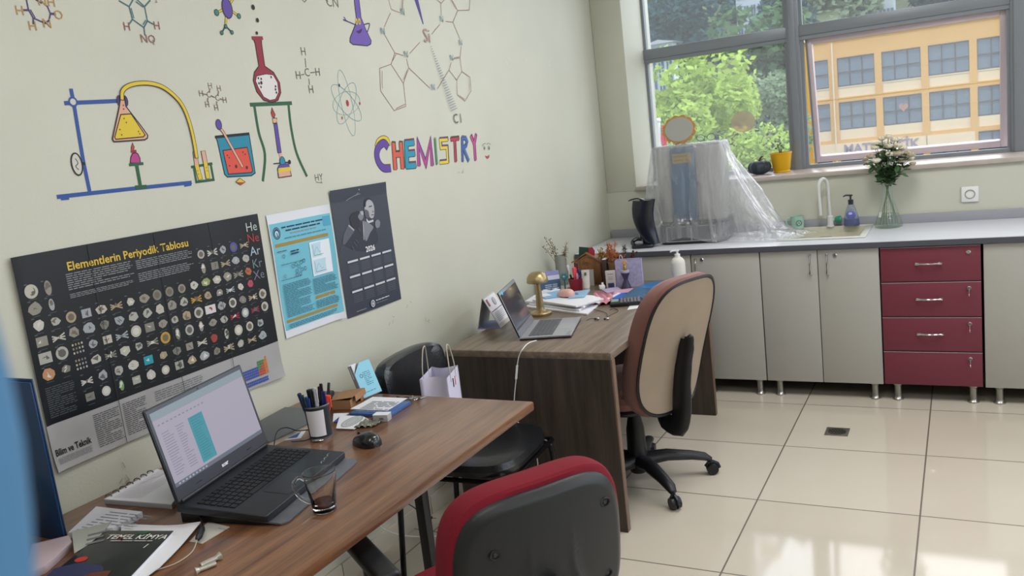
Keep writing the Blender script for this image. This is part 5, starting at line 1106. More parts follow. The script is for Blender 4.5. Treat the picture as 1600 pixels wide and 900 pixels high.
f.text('TEMEL KİMYA', .026, C('#dcd9d2'), Matrix.Translation((WB*.60, -.033, .0008)) @ Matrix.Diagonal((.98, 1.1, 1, 1)), bold=.0003); f.lines(WB*.3, -.055, WB*.9, -.048, 1, C('#a8a59e'), .6, 0); f.text('1', .026, C('#dcd9d2'), Matrix.Translation((WB*.9, -.075, .0008)))
f.build('cover_print', cv, recalc=False)
curled('sheet', 'curled white sheet sticking out from under the chemistry textbook', 'paper', [(190, 825), (316, 823), (250, 893), (190, 930)], D1+.0, lambda u, v: .004+.018*max(0, u-.75)*v, M_paper, 16, 16, amp=.004)
o, qq = slab('note_slip', 'small grey-white slip under the cable, below the laptop', 'paper', [(325, 815), (359, 823), (316, 849), (296, 846)], D1, .0012, C('#b9b6ae', .7)); f, uw, vw = topflat(o, qq, .0012); f.lines(.01, vw*.8, uw*.6, vw*.86, 1, M_inkl, .4); f.build('handwriting', o, recalc=False)
cb = thing('usb_cable', 'black cable with ferrite core and clear lead, over the white sheet', 'cable', (0, 0, 0)); p = lambda x, y, h: atz(x, y, D1+h)
w = MB(); w.tube([p(308, 843, .012), p(311, 838, .016), p(315, 828, .016), p(316, 824, .014)], [.005, .008, .008, .005], M_black, 12); w.build('ferrite_core', cb)
w = MB(); w.tube(smooth([p(316, 826, .014), p(315, 815, .016), p(309, 800, .016), p(300, 790, .02)]), .0022, M_black, 8); w.build('black_lead', cb); w = MB(); w.tube(smooth([p(308, 843, .012), p(300, 862, .005), p(275, 880, .0035), p(240, 892, .003), p(200, 905, .003)]), .0012, C('#b5a99a'), 6); w.build('clear_lead', cb)
def vial(label, a, b, r, flare):
    A_, B_ = atz(*a, D1+r), atz(*b, D1+r); o = thing('foil_twist', label, 'wrapped sweet', (A_.x, A_.y, D1)); d = Vector((B_.x-A_.x, B_.y-A_.y, 0)); w = MB(); z = Vector((0, 0, r))
    w.tube([z, z+d*.12, z+d*.5, z+d*.82], [r, r*.95, r, r*.9], mat('foil_pale', '#b3b0a4', .3, .4, bump=.4), 14, flat=.9); w.build('body', o); w = MB(); w.tube([z+d*.8, z+d*.92, z+d], [r*.9, r*flare, r*flare*1.25], mat('foil_pale', '#b3b0a4'), 14, flat=1); w.build('end', o)
    return o
vial('upper pale paper-wrapped stick at the bottom edge of the desk', (313, 884), (344, 869), .0065, 1.3); vial('lower pale paper-wrapped stick lying in front', (337, 880), (305, 893), .0058, 1.2)
# blue folder(s) standing by the wall
fo = thing('lever_folder', 'dark blue folder standing upright at left, end against the wall', 'folder', (.1, 1.11, D1)); M_fb = mat('folder_blue', '#123760', .4, bump=.1)
w = MB(); w.bb((-.085, -.004, 0), (.088, 0, .393), M_fb, bev=.0015); w.bb((-.085, .012, 0), (.07, .016, .396), M_fb, bev=.0015); w.build('cover', fo); w = MB(); w.bb((-.08, .0005, .004), (.06, .0115, .37), M_paper); w.build('papers', fo)
w = MB(); w.grid(lambda u, v: Vector((-.05+.115*u*(1-.55*v**1.5), -.03-.012*sin(u*3)-.02*(1-v), .02+.13*v)), 10, 10, C('#9c968a', .8)); o = w.build('curved_card', recalc=False); o.location = (.10, 1.08, D1-.015); tag(o, 'curved beige card leaning in front of the dark blue folder', 'card')
# light blue garment, very near the camera at the left
def close_pt(px, py, d): r_ = ray(px, py); return Vector((CX, CY, CZ))+r_*d
M_lb = mat('light_blue_cloth', '#4c7da6', .9, bump=.2, bscale=200)
e0 = close_pt(62, 590, .17)
st_ = thing('coat_stand', 'coat stand just outside the left edge of the photo', 'coat stand', (e0.x-.16, e0.y-.12, 0)); w = MB(); w.cyl((0, 0, .02), (0, 0, 1.75), .014, M_black); w.build('pole', st_)
for k in range(3):
    w = MB(); a = k*2.1; w.tube([(0, 0, .12), (.12*cos(a), .12*sin(a), .05), (.2*cos(a), .2*sin(a), .01)], .011, M_black); w.build('foot', st_)
w = MB()
def coat(u, v):
    # a hanging sleeve edge; v runs down
    a = 2*pi*u; px = -40+ [62, 92, 103, 112, 122][min(4, int(v*4))]*0
    t = v*4; i = min(3, int(t)); k = t-i; E = [(18, 480), (52, 600), (76, 700), (92, 820), (104, 960)]
    ex = E[i][0]*(1-k)+E[i+1][0]*k; ey = E[i][1]*(1-k)+E[i+1][1]*k
    p = close_pt(ex, ey, .14); wd_ = .03+.012*v
    return Vector((p.x-wd_*.9+wd_*cos(a)*.95, p.y-wd_*.55+wd_*sin(a)*.8, p.z))
w.grid(coat, 28, 24, M_lb, closeu=True); o = w.build('hanging_garment', recalc=False); tag(o, 'out-of-focus light blue cloth at the left edge, very near the camera', 'garment')

# ================================================================ UNDER AND BETWEEN THE DESKS
bg_ = thing('paper_bag', 'white paper gift bag with rope handles on the visitor chair', 'bag', (.385, 2.45, .476), R(-72))
M_bag = mat('bag_paper', '#cdc9de', .6); bw_, bd_, bh_ = .085, .05, .285
w = MB()
def bagf(u, v):
    a = u*4; i = int(a) % 4; k = a-int(a); cs = [(-bw_, -bd_), (bw_, -bd_), (bw_, bd_), (-bw_, bd_)]; A_, B_ = cs[i], cs[(i+1) % 4]
    x = A_[0]*(1-k)+B_[0]*k; y = A_[1]*(1-k)+B_[1]*k
    if i in (1, 3): x *= 1-.35*v*sin(k*pi)
    return Vector((x, y, bh_*v))
w.grid(bagf, 32, 10, M_bag, closeu=True); w.bb((-bw_, -bd_, 0), (bw_, bd_, .001), M_bag); w.build('body', bg_, recalc=False)
for s in (-1, 1):
    w = MB(); w.tube(smooth([(-.035, s*bd_, bh_-.03), (-.036, s*bd_, bh_+.02), (-.02, s*bd_*.9, bh_+.085), (0, s*bd_*.85, bh_+.1), (.02, s*bd_*.9, bh_+.085), (.036, s*bd_, bh_+.02), (.035, s*bd_, bh_-.03)], 5), .0022, C('#b9b3a4'), 8); w.build('handle', bg_)
    w = MB()
    for k, c in enumerate(('#b03040', '#e8e6ea', '#202440')): w.box((-.018+k*.012, s*(bd_+.0006), bh_-.04), (.0118, .001, .032), C(c))
    w.build('flag_print', bg_, label='small red white navy stripe mark')
w = MB(); w.tube([tuple(aty(808, 571, 2.842)), tuple(aty(806.5, 592, 2.842))], .007, M_white, 10, flat=.6); w.tube(smooth([tuple(aty(806.5, 592, 2.842)), (.462, 2.84, .53), (.455, 2.842, .45), (.5, 2.842, .40), (.53, 2.842, .32), (.525, 2.84, .2), (.45, 2.8, .02), (.3, 2.7, .006)], 6), .0022, M_white, 8)
w.tube(smooth([tuple(atz(838, 532, D2+.012)), tuple(atz(826, 536, D2+.014)), tuple(aty(817, 545, 2.846)), tuple(aty(811, 556, 2.843)), tuple(aty(808, 572, 2.842))], 6), .0022, M_white, 8)
tag(w.build('charging_cable'), 'white charging cable with inline block hanging down the dark desk side', 'cable')
w = MB(); w.tube(smooth([(.06, 2.32, .66), (.05, 2.45, .3), (.055, 2.62, .12), (.075, 2.66, .06)], 6), .0022, M_black, 8); w.tube([(.075, 2.66, .065), (.095, 2.68, .05)], .006, M_black, 10); w.tube([(.095, 2.68, .05), (.11, 2.69, .046)], .002, M_chrome, 8); tag(w.build('adapter_cable'), 'thin black adapter lead with barrel plug hanging by the wall', 'cable')
w = MB(); w.tube(smooth([(.03, 2.2, .6), (.04, 2.33, .3), (.05, 2.42, .12), (.12, 2.6, .008), (.3, 2.72, .006), (.5, 2.6, .006)], 6), .0025, M_white, 8); tag(w.build('power_cable'), 'white power lead trailing on the floor below the walnut desk', 'cable')

# ================================================================ THINGS ON THE DARK DESK
Z2 = D2
RZ2 = R(106); u2 = Vector((cos(RZ2), sin(RZ2), 0)); b2 = Vector((-u2.y, u2.x, 0))
lc2 = Vector((.43, 3.0, 0))+u2*.165-b2*.11
lq = thing('laptop', 'open silver laptop with dark screen on the dark desk', 'laptop', (lc2.x, lc2.y, Z2), RZ2)
M_sil = mat('laptop_silver', '#a9abb0', .35, .5); M_kg = mat('key_grey', '#5a5d62', .5)
w = MB(); w.prism([(-.163, -.108), (.163, -.108), (.163, .11), (-.163, .11)], 0, .007, M_black, bev=.003); w.prism([(-.163, -.108), (.163, -.108), (.163, .11), (-.163, .11)], .007, .014, M_sil, bev=.002); bs_ = w.build('base', lq)
w = MB(); w.bb((-.145, -.028, .0138), (.145, .078, .0144), mat('key_bed', '#8b8d92', .4)); keyboard(w, -.143, -.026, .143, .076, 6, 15, .0144, M_kg, gap=.12); w.build('keyboard', bs_)
w = MB(); w.bb((-.05, -.1, .0138), (.05, -.038, .0143), mat('touchpad_grey', '#9b9da2', .3)); w.build('touchpad', bs_)
f = Flat(Matrix.Translation((0, 0, .014))); f.rect(-.15, -.1, -.13, -.085, C('#7f8fa8')); f.rect(-.12, -.1, -.105, -.088, C('#b58a6a')); f.build('palm_sticker', bs_)
Ls = Matrix.Translation((0, .108, .012)) @ Matrix.Rotation(R(-20), 4, 'X'); w = MB(Ls); w.box((0, .002, .106), (.326, .006, .208), M_black, bev=.002); w.box((0, -.0012, .106), (.324, .002, .206), mat('lid_bezel', '#85888f', .4, .3), bev=.0005); lid = w.build('lid', lq)
w = MB(Ls); w.bb((-.155, -.0028, .03), (.155, -.0021, .196), mat('screen_off', '#3c4049', .12, coat=.6)); w.build('screen', lid)
f = Flat(Ls @ frame((0, -.0024, 0), (1, 0, 0), (0, 0, 1))); f.ell(-.115, .199, .014, .0095, C('#3fa8d8')); f.stroke([(-.12, .2), (-.11, .198)], .002, C('#d8ecf4')); f.build('round_sticker', lid, label='small blue sticker')
# tent calendar
tc_ = thing('tent_calendar', 'small white tent desk calendar behind the silver laptop', 'calendar', (.165, 3.20, Z2), R(12))
w = MB(); M_tc = mat('tent_card', '#b7b4b0', .6)
pf = lambda m, a, b, c, d: w.prism([a, b, c, d], 0, 0, m)
w.prism([(-.045, 0), (.05, 0), (.0, .15)], -.001, .0, M_tc) if False else None
def quad3(w, P, m, th=.0015):
    P = [Vector(p) for p in P]; n = (P[1]-P[0]).cross(P[2]-P[0]).normalized()*th; t = bmesh.new(); A_ = [t.verts.new(p) for p in P]; B_ = [t.verts.new(p+n) for p in P]
    t.faces.new(A_); t.faces.new(B_[::-1])
    for i in range(4): t.faces.new((A_[i], A_[(i+1) % 4], B_[(i+1) % 4], B_[i]))
    w.merge(t, m)
quad3(w, [(-.05, 0, 0), (-.05, .17, 0), (-.012, .17, .14), (-.012, 0, .14)], M_tc); quad3(w, [(.06, 0, 0), (.06, .17, 0), (-.01, .17, .14), (-.01, 0, .14)], M_tc); quad3(w, [(-.05, 0, 0), (.06, 0, 0), (.06, .17, 0), (-.05, .17, 0)], C('#7f86b4')); w.build('stand', tc_)
w = MB(); quad3(w, [(.052, .004, .018), (.052, .166, .018), (-.006, .166, .136), (-.006, .004, .136)], M_paper); pg_ = w.build('page', tc_)
Ft = frame((.0545, .004, .018), (0, 1, 0), (-.058, 0, .118)); f = Flat(Ft); f.w = .0012
f.rect(.0, .062, .16, .066, C('#8d5a5c')); f.rect(.01, .09, .03, .125, C('#9a5a5e')); f.ell(.1, .1, .018, .018, C('#b9b3b8')); f.ring(.1, .1, .018, .018, .002, C('#8d6a74')); f.lines(.02, .008, .15, .055, 6, C('#a9a4ae'), .35); f.build('page_print', pg_, recalc=False)
# brass mushroom lamp
M_brs = mat('brushed_brass', '#a89670', .38, .9, var=.05, vscale=40)
la = thing('mushroom_lamp', 'brass mushroom table lamp behind the silver laptop', 'lamp', (.302, 3.472, Z2))
w = MB(); w.lathe([(0, 0), (.05, 0), (.052, .003), (.052, .012), (.048, .016), (.03, .019), (.021, .025), (.018, .04), (0, .04)], M_brs, seg=40); w.build('base', la)
w = MB(); w.lathe([(.0185, .038), (.0165, .08), (.0125, .14), (.011, .165), (0, .165)], M_brs, seg=28); w.build('stem', la)
w = MB(); w.lathe([(0, .158), (.046, .156), (.0505, .158), (.051, .163), (.048, .182), (.038, .198), (.022, .207), (0, .21)], M_brs, seg=40); w.build('shade', la)
# pile of paper
random.seed(5)
pls = [[(820, 478), (917, 490), (944, 468), (862, 456)], [(826, 474), (905, 484), (938, 464), (858, 455)], [(820, 470), (912, 479), (930, 462), (850, 452)], [(832, 468), (900, 478), (943, 466), (868, 450)]]
z = Z2
for k, (pq, lb) in enumerate(zip(pls, ('bottom white sheet bundle of the pile behind the brass lamp', 'second white paper bundle from the bottom of the pile', 'third white paper bundle in the pile under the booklets', 'topmost white sheets of the pile, skewed to the right'))):
    o, qq = slab('paper_bundle', lb, 'papers', pq, z, .009, M_paper, group='white paper pile behind the lamp', bev=.002); z += .0095
o, qq = slab('booklet', 'light blue booklet left under the pink mouse', 'booklet', [(838, 460), (882, 452), (892, 461), (852, 466)], z, .005, C('#7fb0d8', .4), bev=.001); f, uw, vw = topflat(o, qq, .005); f.rect(.0, vw*.3, uw*.35, vw*.9, C('#dfe3ee')); f.build('cover_print', o, recalc=False)
o, qq = slab('booklet', 'pale blue printed booklet right of the pink mouse', 'booklet', [(897, 455), (922, 452), (913, 463), (888, 465)], z, .007, C('#8fb3d0', .4), bev=.001); f, uw, vw = topflat(o, qq, .007); f.rect(uw*.2, vw*.3, uw*.7, vw*.7, C('#4f7aa8')); f.build('cover_print', o, recalc=False)
q = atz(884, 461, z+.008); o = thing('computer_mouse', 'pink computer mouse on top of the paper pile', 'mouse', (q.x, q.y, z+.0055), R(70)); mouse_body(mat('mouse_pink', '#d3a49b', .35), .03, .052, .033).build('body', o); w = MB(); w.lathe([(0, -.003), (.008, -.003), (.008, .003), (0, .003)], C('#c08f88'), seg=12, M=Matrix.Translation((0, .028, .022)) @ Matrix.Rotation(R(90), 4, 'Y')); w.build('wheel', o)
# tilted blue-white card by the wall
o = thing('leaflet_card', 'blue and white card leaning by the wall behind the lamp', 'card', (.10, 4.02, Z2), R(35)); w = MB(Matrix.Rotation(R(-14), 4, 'X')); w.bb((-.055, 0, 0), (.055, .002, .062), C('#3f5a80')); w.bb((-.055, 0, .062), (.055, .002, .085), C('#cfd0e4')); w.bb((-.055, 0, .085), (.055, .002, .11), C('#8a90c4')); w.build('sheet', o); f = Flat(Matrix.Rotation(R(-14), 4, 'X') @ frame((0, 0, 0), (1, 0, 0), (0, 0, 1))); f.lines(-.03, .01, .045, .04, 3, C('#aebcd0'), .5); f.build('sheet_print', o, recalc=False)
# red pen holder
q = Vector((.245, 4.03, Z2)); o = thing('pen_holder', 'small red pen holder full of pens in front of the wooden house', 'pen cup', q)
w = MB(); w.lathe([(0, .002), (.032, .002), (.038, .062), (.0405, .062), (.034, 0), (0, 0)], mat('plastic_crimson', '#8f2438', .35), seg=10, sy=.8); w.build('body', o); w = MB(); w.lathe([(.0385, .06), (.042, .06), (.042, .066), (.0385, .066)], mat('plastic_crimson', '#8f2438'), seg=10, sy=.8); w.build('rim', o)
for lb, col, dx, dy, lx, ly, ln, r, cap in (
    ('white-tipped black pen leaning left in the red holder', '#1c1d22', -.01, 0, -.22, .0, .135, .005, '#d8d8da'), ('coral pink highlighter in the red holder', '#e04f5e', .004, -.004, -.02, -.05, .12, .009, '#e8505e'),
    ('black pen in the middle of the red holder', '#1a1b22', -.004, .004, -.06, .03, .115, .0045, '#23242c'), ('dark brown-red pen at the back of the red holder', '#4a2020', .006, .01, -.05, .1, .14, .006, '#5a2424'),
    ('navy pen in the red holder', '#2a2f5a', .012, 0, .08, .0, .11, .0045, '#3a2f6a'), ('violet pen leaning right in the red holder', '#51406e', .018, .004, .14, .04, .105, .0045, '#41305e'), ('pale pink pen in the red holder', '#c88a96', .014, -.01, .05, -.08, .09, .004, '#d89aa6')):
    pen(lb, col, dx, dy, lx, ly, ln, r, cap, base=q)
o = thing('toy_figure', 'small teal flower-shaped ornament beside the red pen holder', 'ornament', (.175, 4.04, Z2)); w = MB()
w.cyl((0, 0, 0), (0, 0, .06), .004, C('#2f6f7c'))
w.build('stem', o); w = MB()
for k in range(6): a = k*pi/3; w.ball((.013*cos(a), 0, .075+.013*sin(a)), (.009, .005, .009), C('#3f8f9c'))
w.ball((0, 0, .075), .007, C('#c8c8b8')); w.build('petals', o)
# white cosmetic tube standing
o = thing('cream_tube', 'white cream tube standing in front of the wooden house', 'tube', (.318, 4.0, Z2), R(20)); M_tb = mat('tube_white', '#c9c5bd', .4)
w = MB(); w.lathe([(0, .0), (.015, .0), (.016, .002), (.016, .02), (0, .02)], C('#b5b0a4'), seg=20); w.build('cap', o); w = MB()
w.grid(lambda u, v: Vector(((.017+.004*v)*cos(2*pi*u), .015*(1-v*.93)*sin(2*pi*u), .02+.095*v)), 24, 8, M_tb, closeu=True); tbo = w.build('body', o); f = Flat(Matrix.Translation((0, -.008, .095)) @ frame((0, 0, 0), (1, 0, 0), (0, .12, 1))); f.w = .003; f.rect(-.006, -.008, .006, .008, C('#55554f')); f.build('printed_mark', tbo)
o = thing('pill_pot', 'small white pot beside the cream tube', 'pot', (.275, 4.06, Z2)); w = MB(); w.lathe([(0, 0), (.014, 0), (.016, .05), (.012, .06), (.012, .075), (0, .075)], M_tb, seg=20); w.build('body', o)
o = thing('plastic_cube', 'small white plug adapter behind the pink ribbon', 'adapter', atz(912+29, 452, Z2), R(30)); w = MB(); w.box((0, 0, .012), (.03, .028, .022), M_white, bev=.003); w.build('body', o); w = MB(); w.cyl((.004, 0, .022), (.004, 0, .036), .006, M_white, seg=10); w.build('prong', o)
# wooden house ornament with plaque
hs = thing('wooden_house', 'brown wooden house-shaped ornament with wreaths on the dark desk', 'ornament', (.262, 4.165, Z2), R(8))
M_hw1 = wood('house_wood', '#6e4a2e', '#94683f', 'Z', .55, .1, 40)
w = MB(); H_ = Matrix.Rotation(R(90), 4, 'X'); w.prism([(-.085, 0), (.07, 0), (.07, .115), (-.008, .165), (-.085, .125)], -.05, -.035, M_hw1, M=H_); w.build('front', hs)
w = MB(); w.bb((-.085, .035, 0), (-.078, .115, .12), M_hw1); w.bb((.063, .035, 0), (.07, .115, .11), M_hw1); w.bb((-.08, .035, 0), (.065, .115, .006), M_hw1); w.build('side_board', hs)
w = MB(); quad3(w, [(-.015, .03, .17), (.085, .03, .108), (.085, .12, .108), (-.015, .12, .17)], M_hw1, .007); quad3(w, [(-.01, .03, .17), (-.095, .03, .122), (-.095, .12, .122), (-.01, .12, .17)], M_hw1, -.007); w.build('roof_board', hs)
f = Flat(frame((0, .035, 0), (1, 0, 0), (0, 0, 1))); f.txt('Öğrt.', -.012, .115, .022, C('#5a3820')); f.ring(-.012, .135, .02, .014, .002, C('#6a4528')); f.build('carving', hs, recalc=False)
w = MB(); w.bb((-.052, .02, .0), (.035, .026, .09), mat('acrylic_plaque', '#a9a6a2', .25)); hpl = w.build('plaque'); hpl.location = (.262, 4.135, Z2); hpl.rotation_euler = (R(-6), 0, R(8)); tag(hpl, 'greyish clear plaque leaning on the wooden house front', 'plaque')
o = thing('hanging_card', 'dark green card with red edge standing on the wooden house', 'card', (.245, 4.222, Z2+.125), R(8)); w = MB(Matrix.Rotation(R(8), 4, 'Y')); w.bb((-.055, 0, 0), (.0, .003, .075), C('#1f3f3a')); w.build('green_half', o); w = MB(Matrix.Rotation(R(8), 4, 'Y')); w.prism([(0, .0), (.035, -.01), (.034, .06), (.02, .078), (0, .074), (-.008, .05), (.002, .03)], -.004, 0, C('#a03045'), M=H_); w.build('red_half', o)
o = thing('dark_book', 'dark brown upright book beside the wooden house', 'book', (.362, 4.185, Z2), R(8)); w = MB(); w.bb((-.012, -.045, 0), (.014, .06, .142), mat('book_brown', '#3f2a2c', .5), bev=.002); w.build('cover', o); w = MB(); w.bb((-.009, -.043, .1401), (.011, .058, .1425), M_paper); w.build('pages', o)
# grey vase against the wall, dried stems
random.seed(11)
def stems(parent, n, h, spread, cols, kind, lean=(0, 0), name='stem', z0=.02):
    for k in range(n):
        a = random.uniform(0, 2*pi); s = spread*random.uniform(.3, 1); hh = h*random.uniform(.75, 1.05); tip = Vector((lean[0]+s*cos(a), lean[1]+s*sin(a), hh)); w = MB()
        pts = [Vector((0, 0, z0)), Vector((tip.x*.25, tip.y*.25, hh*.5)), Vector((tip.x*.65, tip.y*.65, hh*.82)), tip]; pts = smooth([tuple(p) for p in pts], 4); w.tube(pts, .0012, C('#7a6038', .8), 5)
        m = C(random.choice(cols), .9)
        for j in range(kind[1]):
            t = .62+.38*j/kind[1]; p = Vector(pts[min(len(pts)-1, int(t*(len(pts)-1)))]); d = Vector((random.gauss(0, 1), random.gauss(0, 1), random.gauss(.5, 1))).normalized()*kind[2]
            if kind[0] == 'bud': w.tube([p, p+d], .0007, m, 4); w.ball(p+d, kind[3], m, seg=6)
            else: w.tube([p, p+d*.5+Vector((0, 0, .004)), p+d], [.0012, .001, .0003], m, 4)
        w.build(name, parent)
v = thing('grey_vase', 'tall grey vase with dried twigs against the wall on the dark desk', 'vase', (.09, 4.2, Z2)); w = MB(); w.lathe([(0, 0), (.03, 0), (.034, .05), (.033, .14), (.036, .165), (.033, .165), (.03, .14), (0, .01)], mat('vase_grey', '#9a9b95', .5), seg=26); w.build('body', v)
stems(v, 5, .27, .05, ['#6e5a2c', '#8a7440', '#5f4a28'], ('bud', 9, .014, .0028), lean=(-.03, -.06), z0=.03); stems(v, 4, .22, .03, ['#8a7448', '#5c4630'], ('leaf', 14, .022), lean=(.05, .0), z0=.03)
v = thing('dried_bouquet', 'ochre dried flower bunch behind the wooden house', 'dried flowers', (.34, 4.24, Z2)); w = MB(); w.lathe([(0, 0), (.025, 0), (.03, .1), (.027, .1), (.02, .01), (0, .01)], mat('jar_clear', '#7f7a6c', .2), seg=18); w.build('jar', v)
stems(v, 9, .185, .045, ['#a5824a', '#8f6a3a', '#b58f52'], ('bud', 16, .013, .0035))
v = thing('dried_bouquet', 'orange feathery dried grass bunch in kraft wrap', 'dried flowers', (.415, 4.175, Z2)); w = MB(); w.lathe([(0, 0), (.022, 0), (.028, .06), (.038, .125), (.036, .125), (.02, .06), (0, .01)], mat('kraft_wrap', '#8a6a48', .8, bump=.4, bscale=50), seg=14); w.build('wrap', v)
stems(v, 12, .215, .045, ['#b5653f', '#a85a38', '#c07a50'], ('leaf', 34, .02), lean=(-.015, .01))
v = thing('dried_bouquet', 'dark brown dried flower heads behind the lilac bag', 'dried flowers', (.475, 4.2, Z2)); w = MB(); w.lathe([(0, 0), (.02, 0), (.024, .1), (.021, .1), (.018, .01), (0, .01)], mat('vase_dark', '#4a3f3a', .5), seg=16); w.build('vase', v)
stems(v, 8, .165, .05, ['#4f2a2c', '#5f3a34', '#7a5236'], ('bud', 12, .012, .006), lean=(.015, 0)); stems(v, 2, .235, .03, ['#3a3836'], ('leaf', 26, .02), lean=(-.02, 0))
# small white carton with navy print
o = thing('small_carton', 'small white upright carton with navy print on the dark desk', 'box', (.428, 4.075, Z2), R(14)); w = MB(); w.box((0, 0, .047), (.052, .024, .094), mat('carton_white', '#bdb7b0', .5), bev=.001); w.build('body', o); f = Flat(frame((0, -.0122, 0), (1, 0, 0), (0, 0, 1))); f.rect(-.016, .006, .016, .03, C('#26305a')); f.lines(-.015, .075, .015, .08, 1, M_ink, .5, 0); f.lines(-.012, .045, .012, .066, 3, M_inkl, .4, 0); f.build('label_print', o, recalc=False)
# lilac gift bag
o = thing('gift_bag', 'small lilac patterned paper bag behind the hourglass-shaped stand', 'bag', (.518, 4.115, Z2), R(10)); w = MB(); M_li = mat('bag_lilac', '#a5a0c0', .5, var=.15, vscale=60)
w.bb((-.068, -.022, 0), (.068, -.021, .142), M_li); w.bb((-.068, .021, 0), (.068, .022, .146), M_li); w.bb((-.068, -.022, 0), (-.067, .022, .142), M_li); w.bb((.067, -.022, 0), (.068, .022, .142), M_li); w.bb((-.068, -.022, 0), (.068, .022, .001), M_li); w.build('body', o)
w = MB(); w.tube(smooth([(-.05, .023, .13), (-.048, .024, .16), (-.04, .024, .165), (-.032, .024, .14)], 4), .0015, M_white, 6); w.build('handle', o)
# hourglass stand with gold bottle
o = thing('hourglass_stand', 'dark waisted candle stand in front of the lilac bag', 'stand', (.516, 4.06, Z2)); w = MB(); w.lathe([(0, 0), (.026, 0), (.024, .012), (.011, .045), (.012, .055), (.022, .078), (.023, .082), (0, .082)], mat('stand_violet', '#3a3350', .4), seg=22); w.build('body', o); w = MB(); w.lathe([(0, .082), (.019, .082), (.022, .086), (.021, .097), (0, .097)], C('#a5a3b0'), seg=20); w.build('rim_dish', o)
o = thing('gold_ornament', 'tiny gold bottle ornament standing on the waisted stand', 'ornament', (.516, 4.06, Z2+.097)); w = MB(); M_go = mat('gold', '#b08a44', .25, .9); w.lathe([(0, 0), (.009, 0), (.009, .02), (.0065, .024), (.0065, .03), (0, .03)], M_go, seg=16); w.build('body', o); w = MB()
for k in range(7): a = R(-60+20*k); w.ball((.013*sin(a), 0, .034+.013*cos(a)), (.005, .003, .007), C('#d0a070'), seg=8)
w.ball((0, 0, .034), (.008, .004, .012), C('#d0a070'), seg=8); w.build('crest', o)
# folders, notebook, calculator
o, qq = slab('ring_binder', 'blue plastic folder at the back of the dark desk by the pump bottle', 'folder', [(1012, 441), (1066, 436), (1060, 450), (990, 452)], Z2, .016, C('#2f6fae', .35), bev=.002)
o, qq = slab('blue_folder', 'second blue folder lying under the teal notebook', 'folder', [(1000, 449), (1062, 447), (1066, 462), (975, 462)], Z2+.0005, .006, C('#3a78b8', .35), bev=.001) if False else (None, None)
o, qq = slab('spiral_notebook', 'teal-blue spiral notebook beside the calculator', 'notebook', [(990, 450), (1062, 449), (1052, 467), (968, 466)], Z2, .020, C('#2f5f80', .35), bev=.002)
w = MB(); a_, b_ = Vector((*qq[3], .010)), Vector((*qq[2], .010))
for k in range(26): c_ = a_.lerp(b_, (k+.5)/26); w.tube([c_+Vector((0, -.006*sin(t), .011*cos(t))) for t in (-.3, .6, 1.5, 2.4, 3.3)], .0013, M_dark, 5)
w.build('spiral', o)
o, qq = slab('sheet', 'white sheet under the calculator', 'paper', [(985, 476), (1026, 469), (1018, 478), (980, 484)], Z2, .001, M_paper)
ca = thing('calculator', 'black desktop calculator in front of the teal notebook', 'calculator', atz(979, 476, Z2), R(20)); w = MB(Matrix.Rotation(R(4), 4, 'X')); w.box((0, 0, .012), (.15, .085, .018), M_black, bev=.005); w.build('body', ca)
w = MB(Matrix.Rotation(R(4), 4, 'X')); 
for r_ in range(4):
    for c_ in range(6): w.box((-.022+c_*.016, -.03+r_*.018, .023), (.012, .012, .006), C('#6f7276') if r_ < 3 else C('#8a6a74'), bev=.002)
w.build('keys', ca); w = MB(Matrix.Rotation(R(4), 4, 'X')); w.box((-.053, .012, .0215), (.034, .045, .002), C('#7f9a8c')); w.build('display', ca)
# pinks and blues
curled('pink_ribbon', 'crumpled pink gift ribbon between the papers and calculator', 'ribbon', [(928, 462), (958, 463), (957, 476), (926, 480)], Z2, lambda u, v: .014*abs(sin(u*9+v*4)*cos(v*7)), C('#c57f8e', .6), 22, 18, amp=.006)
curled('pink_sheet', 'flat dusty-pink sheet under the small envelopes', 'paper', [(930, 455), (965, 456), (975, 466), (925, 468)], Z2, lambda u, v: .001, C('#9c6472', .6), 4, 4, amp=.0005)
o, qq = slab('envelope', 'lilac envelope in front of the small carton', 'envelope', [(940, 452), (965, 448), (972, 453), (948, 457)], Z2+.003, .004, C('#b9a8c8', .5)); o, qq = slab('envelope', 'pink envelope lying right of the lilac one', 'envelope', [(962, 453), (990, 450), (985, 456), (958, 459)], Z2+.003, .003, C('#cf9fb4', .5))
o, qq = slab('blue_leaflet', 'bright blue leaflet beside the pink ribbon', 'leaflet', [(957, 460), (980, 456), (972, 466), (950, 467)], Z2+.002, .003, C('#2f5fd0', .4)); o, qq = slab('white_strip', 'narrow white paper strip over the blue leaflet', 'paper', [(948, 466), (966, 457), (970, 458), (951, 468)], Z2+.0055, .001, M_paper)
# earphones
ep = thing('earphones', 'black wired earphones with silver buds right of the silver laptop', 'earphones', (0, 0, 0)); p = lambda x, y, h=.003: atz(x, y, Z2+h)
w = MB(); w.tube(smooth([p(916, 501), p(922, 498), p(932, 498)], 5), .0012, M_black, 6); w.tube(smooth([p(949, 495), p(947, 489), p(935, 485), p(925, 483)], 5), .0012, M_black, 6); w.tube(smooth([p(949, 495), p(958, 490), p(966, 486), p(960, 482), p(953, 484)], 5), .0012, M_black, 6); w.build('wire', ep)
for x, y in ((934, 498), (949, 498)): w = MB(Matrix.Translation(p(x, y, .007))); w.ball((0, 0, 0), (.008, .0065, .0065), M_chrome, seg=12); w.cyl((-.008, 0, 0), (-.016, 0, -.002), .004, M_black, seg=8); w.build('earbud', ep)
